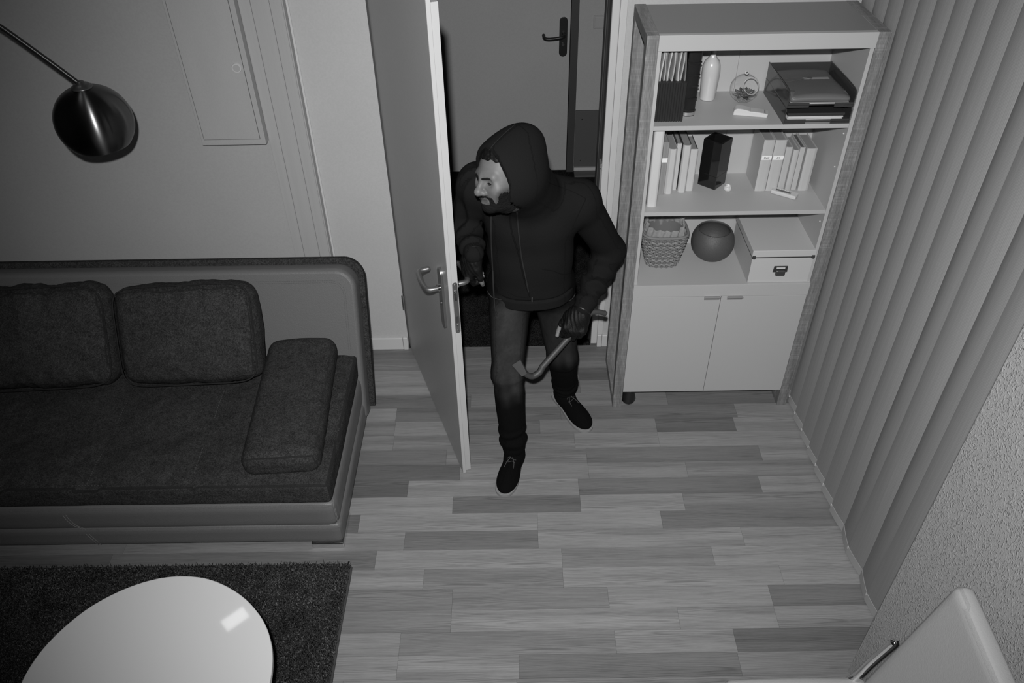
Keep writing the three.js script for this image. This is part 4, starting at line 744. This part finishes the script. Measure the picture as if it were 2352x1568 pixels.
const bodyCore = (p) => {
  let d = cap(p, J.waist, J.chest, 0.10, 0.115); d = smin(d, cap(p, J.pelvis, J.waist, 0.11, 0.10), 0.05);
  d = smin(d, cap(p, J.rSh, J.lSh, 0.05, 0.05), 0.06); d = smin(d, cap(p, J.chest, J.neck, 0.08, 0.05), 0.05);
  for (const [a, b, r0, r1] of [['rSh', 'rEl', 0.045, 0.036], ['rEl', 'rWr', 0.036, 0.025], ['lSh', 'lEl', 0.045, 0.036], ['lEl', 'lWr', 0.036, 0.025], ['rHip', 'rKnee', 0.065, 0.045], ['rKnee', 'rAnk', 0.045, 0.033], ['lHip', 'lKnee', 0.065, 0.045], ['lKnee', 'lAnk', 0.045, 0.033]]) d = smin(d, cap(p, J[a], J[b], r0, r1), 0.03);
  return d;
};
// hands: local frame, y to the fingers, x to the thumb side, z out of the palm
function hand(wrist, dirY, dirX, curls, thumb, left) {
  const Y = unit(dirY), Z = unit(left ? cross(Y, dirX) : cross(dirX, Y)), X = left ? cross(Z, Y) : cross(Y, Z);
  const K = 1.12, W = (q) => add(add(add(wrist, X, q[0] * K), Y, q[1] * K), Z, q[2] * K);
  const fingers = [[0.030, 0.086, [0.042, 0.026, 0.02]], [0.010, 0.091, [0.046, 0.03, 0.021]], [-0.011, 0.087, [0.042, 0.028, 0.02]], [-0.030, 0.078, [0.034, 0.021, 0.018]]].map(([x, y, L], i) => {
    let a = 0; const pts = [[x, y, 0]]; let c = [x, y, 0]; curls[i].forEach((t, k) => { a += t; c = [c[0], c[1] + Math.cos(a) * L[k], c[2] + Math.sin(a) * L[k]]; pts.push(c); }); return pts.map(W);
  });
  const th = thumb.map(W), pm = [W([0.022, 0.03, 0]), W([-0.02, 0.03, 0]), W([0.028, 0.086, 0]), W([-0.03, 0.078, 0])];
  const local = (p) => { const q = sub(p, wrist); return [dot(q, X), dot(q, Y), dot(q, Z)]; };
  const palm = (p) => { let d = cap(p, wrist, W([0, 0.04, 0]), 0.026, 0.024); d = smin(d, cap(p, pm[0], pm[2], 0.017, 0.0135), 0.015); d = smin(d, cap(p, pm[1], pm[3], 0.017, 0.0125), 0.02); d = smin(d, cap(p, W([0, 0.035, 0]), W([0, 0.088, 0]), 0.018, 0.013), 0.02); return smin(d, cap(p, W([0.018, 0.018, 0.008]), th[0], 0.018, 0.014), 0.015); };
  const seg = (p, last) => { let d = 9; for (const f of fingers) for (let k = 0; k < last; k++) d = Math.min(d, cap(p, f[k], f[k + 1], 0.0092 - k * 0.0008, 0.0086 - k * 0.0008)); for (let k = 0; k < Math.min(last, th.length - 1); k++) d = Math.min(d, cap(p, th[k], th[k + 1], 0.012 - k * 0.0015, 0.0105 - k * 0.0012)); return d; };
  const skin = (p) => smin(palm(p), seg(p, 3), 0.008);
  const gl = (p) => { let d = 9; fingers.forEach((f) => { const mid = add(f[1], sub(f[2], f[1]), 0.75); d = Math.min(d, cap(p, f[0], f[1], 0.0125, 0.0122), cap(p, f[1], mid, 0.0122, 0.0116)); }); const tm = add(th[1], sub(th[2] ?? th[1], th[1]), 0.25); d = Math.min(d, cap(p, th[0], th[1], 0.0145, 0.0135), cap(p, th[1], tm, 0.0135, 0.013)); d = smin(d, palm(p) - 0.0055, 0.012); return d + 0.0008 * Math.sin(dot(p, [310, 220, 260])); };
  const all = [wrist, ...fingers.flat(), ...th]; const lo = [0, 1, 2].map((i) => Math.min(...all.map((a) => a[i])) - 0.035), hi = [0, 1, 2].map((i) => Math.max(...all.map((a) => a[i])) + 0.035);
  return { skin, gl, lo, hi, W, X, Y, Z, fingers, th };
}
// left hand closes on the crowbar, right hand on the lever of the open door
const BAR = { hook: [0.090, 0.520, 0.780], grip: [0.2235, 0.640, 0.697] };
const barDir = unit(sub(BAR.grip, BAR.hook));
let lY = unit(sub(BAR.grip, J.lWr)); for (let i = 0; i < 4; i++) { const Z = unit(cross(lY, add([0, 0, 0], barDir, -1))); lY = unit(sub(add(BAR.grip, Z, -0.033), J.lWr)); }
const lHand = hand(J.lWr, lY, add([0, 0, 0], barDir, -1), [[0.75, 1.5, 1.0], [0.8, 1.5, 1.0], [0.85, 1.5, 1.0], [0.9, 1.5, 1.0]], [[0.036, 0.045, 0.014], [0.046, 0.078, 0.028], [0.046, 0.108, 0.034], [0.044, 0.128, 0.034]], true);
const lev = V3(0.775, 0.957, -0.104).applyAxisAngle(V3(0, 1, 0), -1.2271).add(V3(-0.548, 0, -0.002));
const rHand = hand(J.rWr, sub([lev.x + 0.01, lev.y + 0.012, lev.z], J.rWr), [0.25, -0.35, 0.9], [[0.7, 1.4, 1.0], [0.7, 1.4, 1.0], [0.75, 1.4, 1.0], [0.8, 1.4, 1.0]], [[0.036, 0.045, 0.014], [0.050, 0.072, 0.03], [0.048, 0.098, 0.045], [0.040, 0.115, 0.056]]);

const hoodTop = fromHead([0.004, 0.125, -0.085]), hoodMid = fromHead([0.006, 0.03, -0.02]);
const hoodOuter = (p) => { const q = toHead(p); let d = ell(q, [0.002, 0.022, -0.008], [0.104, 0.118, 0.126]); d = smin(d, ell(q, [0.0, 0.095, -0.07], [0.060, 0.066, 0.075]), 0.06); d = smin(d * HS, cap(p, fromHead([0.0, 0.0, -0.03]), [0.048, 1.285, 0.665], 0.105, 0.112), 0.05); return d; };
const hoodInner = (p) => { const q = toHead(p); return ell(q, [0, 0.0, 0.0], [0.089, 0.118, 0.112]) * HS; };
function hoodieSDF(p) {
  let d = Math.min(cap(p, add(J.waist, [-0.028, 0, 0]), add(J.chest, [-0.04, 0, 0]), 0.122, 0.128), cap(p, add(J.waist, [0.032, 0, 0]), add(J.chest, [0.045, -0.01, 0]), 0.124, 0.13));
  const hem = smin(cap(p, [0.034, 0.79, 0.592], add(J.waist, [-0.028, 0, 0]), 0.128, 0.124), cap(p, [0.108, 0.77, 0.588], add(J.waist, [0.032, 0, 0]), 0.128, 0.126), 0.03); d = smin(d, hem, 0.04);
  d = smin(d, cap(p, J.rSh, J.lSh, 0.078, 0.078), 0.08); d = smin(d, cap(p, J.chest, J.neck, 0.11, 0.075), 0.06);
  const n = noise3(p[0] * 14, p[1] * 14, p[2] * 14, 3);
  // folds of the body
  const w = smooth(1.2, 1.0, p[1]); d += w * 0.008 * Math.sin(p[1] * 46 + p[0] * 22 + n * 9) * smooth(0.35, 0.7, noise3(p[0] * 6, p[1] * 6, p[2] * 6, 8)) + 0.006 * (n - 0.5);
  // hem band
  const hb = p[1] - 0.79; d = smax(d, -hb, 0.006); d -= 0.004 * smooth(0.045, 0.035, hb); d += 0.005 * Math.exp(-((hb - 0.045) ** 2) / 0.00002);
  // sleeves with bunched folds
  let s = smin(cap(p, J.rSh, J.rEl, 0.072, 0.056), cap(p, J.rEl, J.rWr, 0.056, 0.043), 0.03);
  let l = smin(cap(p, J.lSh, J.lEl, 0.074, 0.060), cap(p, J.lEl, J.lWr, 0.060, 0.047), 0.03);
  const tl = capT(p, J.lEl, J.lWr), tr = capT(p, J.rEl, J.rWr);
  l += 0.007 * Math.sin(tl * 22 + n * 7) * smooth(0.05, 0.4, tl) * smooth(1.02, 0.85, tl); s += 0.006 * Math.sin(tr * 24 + n * 7) * smooth(0.05, 0.4, tr);
  l += 0.008 * smooth(0.74, 0.80, tl);
  d = smin(d, smin(s, l, 0.005), lerp(0.006, 0.028, smooth(0.9, 1.05, p[1])));
  // hood and the rolled collar below it
  const hq = toHead(p); let h = hoodOuter(p); h += 0.004 * (noise3(p[0] * 9, p[1] * 9, p[2] * 9, 12) - 0.5);
  d = smin(d, h, 0.035);
  // cavity for the head and the face opening
  const cav = smin(hoodInner(p), cap(p, fromHead([0, -0.02, 0.02]), fromHead([0.0, -0.115, 0.05]), 0.072, 0.045), 0.02);
  d = smax(d, -cav, 0.006);
  const open = hq[2] - (0.050 + 0.018 * smooth(-0.02, 0.09, hq[1]) - 0.022 * smooth(-0.04, -0.11, hq[1])), lim = hq[1] + 0.165, wide = lerp(0.012, 0.12, smooth(-0.165, -0.06, hq[1])) - Math.abs(hq[0] - 0.01);
  d = smax(d, Math.min(open * HS, lim, wide), 0.008);
  return d;
}
const inHoodieCut = (p) => { const hq = toHead(p); return hq[2]; };
function jeansSDF(p) {
  const n = noise3(p[0] * 13, p[1] * 13, p[2] * 13, 21);
  let r = smin(cap(p, J.rHip, J.rKnee, 0.088, 0.066), cap(p, J.rKnee, J.rAnk, 0.066, 0.056), 0.02), l = smin(cap(p, J.lHip, J.lKnee, 0.088, 0.066), cap(p, J.lKnee, J.lAnk, 0.066, 0.056), 0.02);
  const tr = capT(p, J.rKnee, J.rAnk), tl = capT(p, J.lKnee, J.lAnk), hr = capT(p, J.rHip, J.rKnee);
  const bun = (t) => 0.006 * Math.sin(t * 42 + n * 9) * smooth(0.6, 0.85, t) + 0.003 * Math.sin(t * 24 + n * 9) * smooth(0.3, 0.1, t) * smooth(0, 0.06, t);
  r += bun(tr); l += bun(tl); r += 0.004 * Math.sin(hr * 30 + p[0] * 60 + n * 6) * smooth(0.4, 0.1, hr);
  let d = smin(r, l, 0.035); d = smin(d, cap(p, add(J.pelvis, [-0.04, 0, 0]), add(J.pelvis, [0.04, -0.01, 0]), 0.113, 0.113), 0.05);
  d = smin(d, cap(p, J.pelvis, [0.066, 0.93, 0.59], 0.112, 0.105), 0.03);
  d += 0.006 * (n - 0.5);
  return Math.max(d, p[1] - 0.95, 0.072 - p[1] + 0.01 * Math.sin(p[0] * 60));
}
{
  const P = thing('person', 'person in a dark hoodie and jeans stepping through the open door with a crowbar', 'person', null, [0, 0, 0]);
  const skinM = new THREE.MeshPhysicalMaterial({ color: grey(1), vertexColors: true, roughness: 0.5, specularIntensity: 0.5 });
  const head = nets(headSDF, add(HC, [-0.17, -0.2, -0.16]), add(HC, [0.17, 0.17, 0.18]), 0.0034);
  const skinTone = (p) => { const q = toHead(p), m = Math.abs(q[0]), n = noise3(p[0] * 160, p[1] * 160, p[2] * 160, 4); let v = 0.125 + 0.02 * (n - 0.5); const lips = smooth(0.030, 0.016, m) * smooth(0.010, 0.004, Math.abs(q[1] + 0.057)) * smooth(0.07, 0.085, q[2]); v *= 1 - 0.5 * lips; const n2 = noise3(p[0] * 420, p[1] * 420, p[2] * 420, 14), edge = lerp(-0.073, -0.018, smooth(0.034, 0.078, m)), stub = smooth(edge + 0.022, edge - 0.004, q[1]) * smooth(0.012, 0.03, m) + 0.8 * smooth(0.010, 0.005, Math.abs(q[1] + 0.0445)) * smooth(0.034, 0.02, m) * smooth(0.08, 0.09, q[2]); v *= 1 - 0.8 * clamp(stub * (0.35 + n2 * 0.9), 0, 1); return v; };
  const toneFlat = (p) => 0.17 + 0.03 * (noise3(p[0] * 120, p[1] * 120, p[2] * 120, 4) - 0.5);
  const bodyGeo = mergeGeometries([paint(head, skinTone), paint(nets(bodyCore, [-0.3, 0.06, 0.3], [0.52, 1.34, 0.92], 0.014), toneFlat), paint(nets(lHand.skin, lHand.lo, lHand.hi, 0.003), toneFlat), paint(nets(rHand.skin, rHand.lo, rHand.hi, 0.003), toneFlat)]);
  part('body', bodyGeo, skinM, P);
  const hairM = phys(0.005, 0.6, { specularIntensity: 0.3 }), browM = cloth(0.010);
  const wob = (q, f, a) => a * (noise3(q[0] * f, q[1] * f, q[2] * f, 6) - 0.5);
  const hairSDF = (p) => { const q = toHead(p); return Math.max(ell(q, [0, 0.048, -0.014], [0.082, 0.088, 0.103]) * HS - 0.001 + wob(q, 140, 0.009), (0.072 + 0.25 * Math.max(0, Math.abs(q[0]) - 0.03) * -1 + wob(q, 90, 0.03) - q[1]) * 0.8, -(ell(q, [0, 0.045, -0.015], [0.07, 0.078, 0.09])) * HS); };
  part('hair', nets(hairSDF, add(HC, [-0.16, -0.02, -0.16]), add(HC, [0.16, 0.19, 0.16]), 0.004), hairM, P, 'short dark hair');
  const beardSDF = (p) => {
    const q = toHead(p), m = Math.abs(q[0]), w = wob(q, 240, 0.007) + wob(q, 70, 0.003);
    const side = smooth(0.034, 0.078, m);
    const upper = q[1] - lerp(-0.0690, -0.018, side) - w * 0.9;                                   // upper edge: low under the mouth, high at the sideburns
    const moust = Math.max(Math.abs(q[1] + 0.0440 + 0.4 * Math.max(0, m - 0.016)) - 0.0030 + w * 0.3, m - 0.028);
    const link = Math.max(Math.abs(m - 0.032 - w * 0.4) - 0.006, Math.abs(q[1] + 0.062) - 0.018);
    const front = 0.01 + 0.03 * (1 - side) - q[2];
    const region = Math.min(Math.max(upper, front - 0.03), moust, link);
    return Math.max(headSDF(p) - lerp(0.0022, 0.005, smooth(-0.065, -0.09, q[1])) + w * 0.5, region * HS, -q[2] - 0.005, q[1] - 0.02, -0.122 - q[1]);
  };
  part('beard', nets(beardSDF, add(HC, [-0.16, -0.18, -0.08]), add(HC, [0.16, 0.06, 0.18]), 0.0025), browM, P, 'dark full beard');
  for (const s of [1, -1]) {
    part('eyebrow', tube([fromHead([s * 0.010, 0.0150, 0.1005]), fromHead([s * 0.022, 0.0175, 0.0975]), fromHead([s * 0.038, 0.0195, 0.088]), fromHead([s * 0.051, 0.014, 0.0735])], 0.0042, 20, 6), browM, P, 'dark eyebrow');
    const c = fromHead([s * 0.031, 0.0, 0.0812]); part('eye', at(new THREE.SphereGeometry(0.0088, 16, 12).scale(1.1, 0.62, 1), ...c), mat(0.03, 0.15), P);
    part('eyelashes', tube([fromHead([s * 0.0185, -0.001, 0.0835]), fromHead([s * 0.026, 0.0025, 0.0885]), fromHead([s * 0.036, 0.002, 0.0870]), fromHead([s * 0.0435, -0.003, 0.080])], 0.0024, 16, 5), browM, P);
  }
  const hoodieM = cloth(0.0108, { bumpMap: fabricBump, bumpScale: 0.0006 });
  part('hoodie', posUV(nets(hoodieSDF, [-0.34, 0.64, 0.33], [0.53, 1.62, 1.02], 0.0072)), hoodieM, P, 'dark zipped hoodie with the hood up');
  const jc = (p) => { const tr = capT(p, J.rHip, J.rKnee), n = noise3(p[0] * 40, p[1] * 18, p[2] * 40, 31), f = noise3(p[0] * 300, p[1] * 90, p[2] * 300, 33); const dr = cap(p, J.rHip, J.rKnee, 0.05, 0.04), front = smooth(0.0, 0.05, p[2] - (tr < 1 ? lerp(J.rHip[2], J.rKnee[2], tr) : J.rKnee[2])) * smooth(0.05, 0.1, 0.14 - Math.abs(p[0] - lerp(J.rHip[0], J.rKnee[0], tr))) * smooth(0.0, 0.25, tr); const tl = capT(p, J.lHip, J.lKnee), fl = smooth(0.0, 0.05, p[2] - lerp(J.lHip[2], J.lKnee[2], tl)) * smooth(0.06, 0.02, cap(p, J.lHip, J.lKnee, 0.05, 0.04)) * smooth(0.03, 0.25, tl) * smooth(0.37, 0.47, p[1] + 0.06 * (n - 0.5)); const whisk = smooth(0.62, 0.75, vnoise(p[1] * 55 + p[0] * 20, p[0] * 6, 8)) * smooth(0.3, 0.05, Math.abs(tr - 0.12)); return 0.0042 + (0.028 * front * smooth(0.36, 0.50, p[1] + 0.08 * (n - 0.5)) + 0.022 * fl) * (0.55 + 0.8 * n) * (0.7 + 0.6 * f) + 0.010 * whisk * (front + fl); };
  part('jeans', paint(posUV(nets(jeansSDF, [-0.16, 0.05, 0.34], [0.36, 0.98, 0.90], 0.0075)), jc), new THREE.MeshPhysicalMaterial({ color: grey(1), vertexColors: true, roughness: 1, specularIntensity: 0.12, bumpMap: fabricBump, bumpScale: 0.0006 }), P, 'faded dark blue jeans');
  // seams, zip, drawstrings and pockets drawn on the cloth
  const rib = cloth(0.008), cord = cloth(0.024), thread = cloth(0.05), zipM = mat(0.10, 0.35, { metalness: 0.8 });
  const line = (name, list, f, r, m, lift, label) => part(name, tube(path(list, f, lift), r, list.length * 10, 6), m, P, label);
  line('zipper', [[1171, 490], [1175, 530], [1190, 580], [1204, 640], [1217, 682]], hoodieSDF, 0.0028, rib, 0.001);
  part('zip_pull', new THREE.CapsuleGeometry(0.004, 0.016, 4, 8).translate(...hit(1222, 688, hoodieSDF, 0.003)), zipM, P, 'metal zip pull');
  part('zip_fly', tube(path([[1222, 696], [1222, 715], [1221, 736]], jeansSDF, 0.001), 0.003, 20, 6), mat(0.05, 0.6), P);
  line('drawstring', [[1128, 492], [1128, 540], [1130, 590], [1132, 625]], hoodieSDF, 0.0034, cord, 0.003, 'flat drawstring');
  line('drawstring', [[1187, 482], [1191, 530], [1198, 590], [1208, 640], [1214, 670]], hoodieSDF, 0.0034, cord, 0.003, 'flat drawstring');
  { const a = V3(...hit(1132, 622, hoodieSDF, 0.004)); part('drawstring_end', capped([a, V3(a.x + 0.001, a.y - 0.08, a.z + 0.02), V3(a.x + 0.006, a.y - 0.165, a.z + 0.035), V3(a.x + 0.014, a.y - 0.185, a.z + 0.04)], 0.0032, 24, 6), cord, P); }
  line('hood_seam', [[1118, 352], [1135, 330], [1160, 305], [1180, 288], [1190, 276]], hoodieSDF, 0.0014, cloth(0.02), 0.0004);
  line('shoulder_seam', [[1262, 420], [1290, 430], [1320, 442], [1346, 456]], hoodieSDF, 0.0012, rib, 0.0003);
  line('armhole_seam', [[1346, 456], [1330, 490], [1316, 520], [1308, 540]], hoodieSDF, 0.0014, rib, 0.0003);
  line('pocket_seam', [[1245, 618], [1270, 622], [1295, 630], [1322, 622]], hoodieSDF, 0.0014, rib, 0.0003);
  line('front_seam', [[1120, 640], [1150, 660], [1185, 680], [1214, 684]], hoodieSDF, 0.0012, rib, 0.0003);
  line('jeans_pocket_seam', [[1276, 688], [1288, 694], [1304, 692], [1316, 684], [1322, 672]], jeansSDF, 0.0014, thread, 0.0006);
  line('jeans_pocket_seam', [[1119, 668], [1128, 680], [1145, 687], [1164, 686]], jeansSDF, 0.0014, thread, 0.0006);
  for (const [h, w, side] of [[lHand, J.lWr, 'l'], [rHand, J.rWr, 'r']]) {
    const g = part('glove', posUV(nets(h.gl, h.lo, h.hi, 0.003)), phys(0.004, 0.6, { specularIntensity: 0.4, bumpMap: leatherBump, bumpScale: 0.0008 }), P, 'black fingerless glove');
    const el = J[side + 'El'], ax = unit(sub(w, el)), c = add(w, ax, 0.012);
    part('glove_cuff', tube([0, 1, 2, 3, 4, 5, 6, 7].map((i) => { const a = i / 8 * 6.2832, u = unit(cross(ax, [0.3, 0.2, 0.9])), v = cross(ax, u); return V3(...add(add(c, u, Math.cos(a) * 0.031), v, Math.sin(a) * 0.031)); }), 0.007, 40, 8, true), mat(0.006, 0.4), g);
    part('glove_tag', new THREE.BoxGeometry(0.008, 0.013, 0.002).applyMatrix4(new THREE.Matrix4().makeBasis(V3(...h.X), V3(...h.Y), V3(...h.Z))).translate(...h.W([0.006, 0.045, -0.0215])), mat(0.5, 0.6), g, 'small white tag');
  }
  // shoes
  const shoe = (heel, toe, lift) => {
    const F = unit([toe[0] - heel[0], 0, toe[1] - heel[1]]), X = [F[2], 0, -F[0]], Lg = Math.hypot(toe[0] - heel[0], toe[1] - heel[1]);
    const loc = (p) => [(p[0] - heel[0]) * X[0] + (p[2] - heel[1]) * X[2], p[1], (p[0] - heel[0]) * F[0] + (p[2] - heel[1]) * F[2]], wd = (q) => V3(heel[0] + X[0] * q[0] + F[0] * q[2], q[1], heel[1] + X[2] * q[0] + F[2] * q[2]);
    const f = (p) => { const q = loc(p); let d = ell(q, [0.002, 0.026, Lg - 0.072], [0.046, 0.036, 0.072]); d = smin(d, ell(q, [0, 0.034, Lg * 0.5], [0.041, 0.046, 0.09]), 0.03); d = smin(d, ell(q, [0, 0.04, 0.055], [0.037, 0.052, 0.055]), 0.03); d = smin(d, cap(q, [0, 0.06, 0.085], [0, 0.10, 0.07], 0.038, 0.038), 0.035); d = Math.max(d, 0.014 - q[1], q[1] - 0.112); return d; };
    const o = new THREE.Group(); o.name = 'shoe'; P.add(o); o.userData.label = 'black suede shoe with pale sole';
    const a = wd([0, 0, Lg / 2]); part('upper', posUV(nets(f, [a.x - 0.2, 0.0, a.z - 0.2], [a.x + 0.2, 0.13, a.z + 0.2], 0.0055)), cloth(0.004, { bumpMap: fabricBump, bumpScale: 0.0004 }), o);
    const so = new THREE.Shape(); const pr = [[0, -0.003], [0.028, 0.004], [0.037, 0.04], [0.037, 0.1], [0.045, 0.17], [0.0475, Lg - 0.075], [0.042, Lg - 0.035], [0.026, Lg - 0.006], [0, Lg + 0.004]];
    const ol = [...pr, ...pr.slice(1, -1).reverse().map(([x, z]) => [-x * 0.97, z])]; const cv = new THREE.CatmullRomCurve3(ol.map(([x, z]) => V3(x, z, 0)), true); so.setFromPoints(cv.getPoints(70).map((v) => new THREE.Vector2(v.x, v.y)));
    const sg = new THREE.ExtrudeGeometry(so, { depth: 0.012, bevelEnabled: true, bevelSize: 0.002, bevelThickness: 0.002, bevelSegments: 2 }); sg.applyMatrix4(new THREE.Matrix4().makeBasis(V3(-X[0], 0, -X[2]), V3(...F), V3(0, 1, 0))).translate(heel[0], 0.0025, heel[1]);
    part('sole', sg, mat(0.22, 0.7), o, 'pale rubber sole');
    const surf = (x, z) => { let y = 0.13; while (y > 0.01 && f([wd([x, y, z]).x, y, wd([x, y, z]).z]) > 0) y -= 0.001; return wd([x, y + 0.001, z]); };
    for (const [z, k] of [[0.115, 1], [0.13, -1], [0.145, 1]]) part('lace', tube([surf(-0.02, z), surf(-0.008, z + 0.004 * k), surf(0.008, z - 0.003 * k), surf(0.02, z)], 0.0018, 16, 6), mat(0.03, 0.8), o);
    part('lace', merge([-1, 1].map((s) => tube([surf(0.004 * s, 0.125), surf(0.016 * s, 0.15), surf(0.02 * s, 0.175)], 0.0017, 12, 6))), mat(0.05, 0.7), o);
  };
  shoe([0.012, 0.728], [-0.063, 0.993]);
  shoe([0.196, 0.362], [0.332, 0.622]);
}
// ------------------------------------------------------------------ crowbar held in the left hand
{
  const c = thing('crowbar', 'bent steel crowbar held in the gloved hand', 'crowbar', null, BAR.grip);
  const o = (p) => V3(...sub(p, BAR.grip));
  const steel = mat(0.06, 0.55, { metalness: 0.25 });
  const bend = add(BAR.hook, barDir, 0.028), back = add(BAR.grip, barDir, 0.10);
  part('shaft', capped([o(add(bend, barDir, -0.002)), o(BAR.grip), o(back)], 0.0135, 30, 6), steel, c);
  part('hook', capped([o(bend), o(add(BAR.hook, [0.006, -0.002, 0.0])), o([0.068, 0.508, 0.792]), o([0.044, 0.527, 0.802]), o([0.028, 0.551, 0.806])], 0.0135, 40, 6), steel, c);
  const tip = new THREE.BoxGeometry(0.042, 0.06, 0.009, 6, 6, 1); { const p = tip.attributes.position; for (let i = 0; i < p.count; i++) { const t = p.getY(i) / 0.06 + 0.5; p.setX(i, p.getX(i) * lerp(0.6, 1.0, t)); p.setZ(i, p.getZ(i) * lerp(2.2, 0.6, t)); } tip.computeVertexNormals(); }
  const tp = part('claw', tip, steel, c, 'flattened claw'); tp.position.copy(o([0.020, 0.568, 0.810])); tp.rotation.set(-0.35, -0.2, 0.62);
  part('heel', capped([o(back), o(add(back, [0.018, 0.008, -0.018])), o(add(back, [0.05, 0.002, -0.03])), o(add(back, [0.075, -0.01, -0.036]))], 0.012, 24, 6), steel, c);
}

renderer.render(scene, camera);
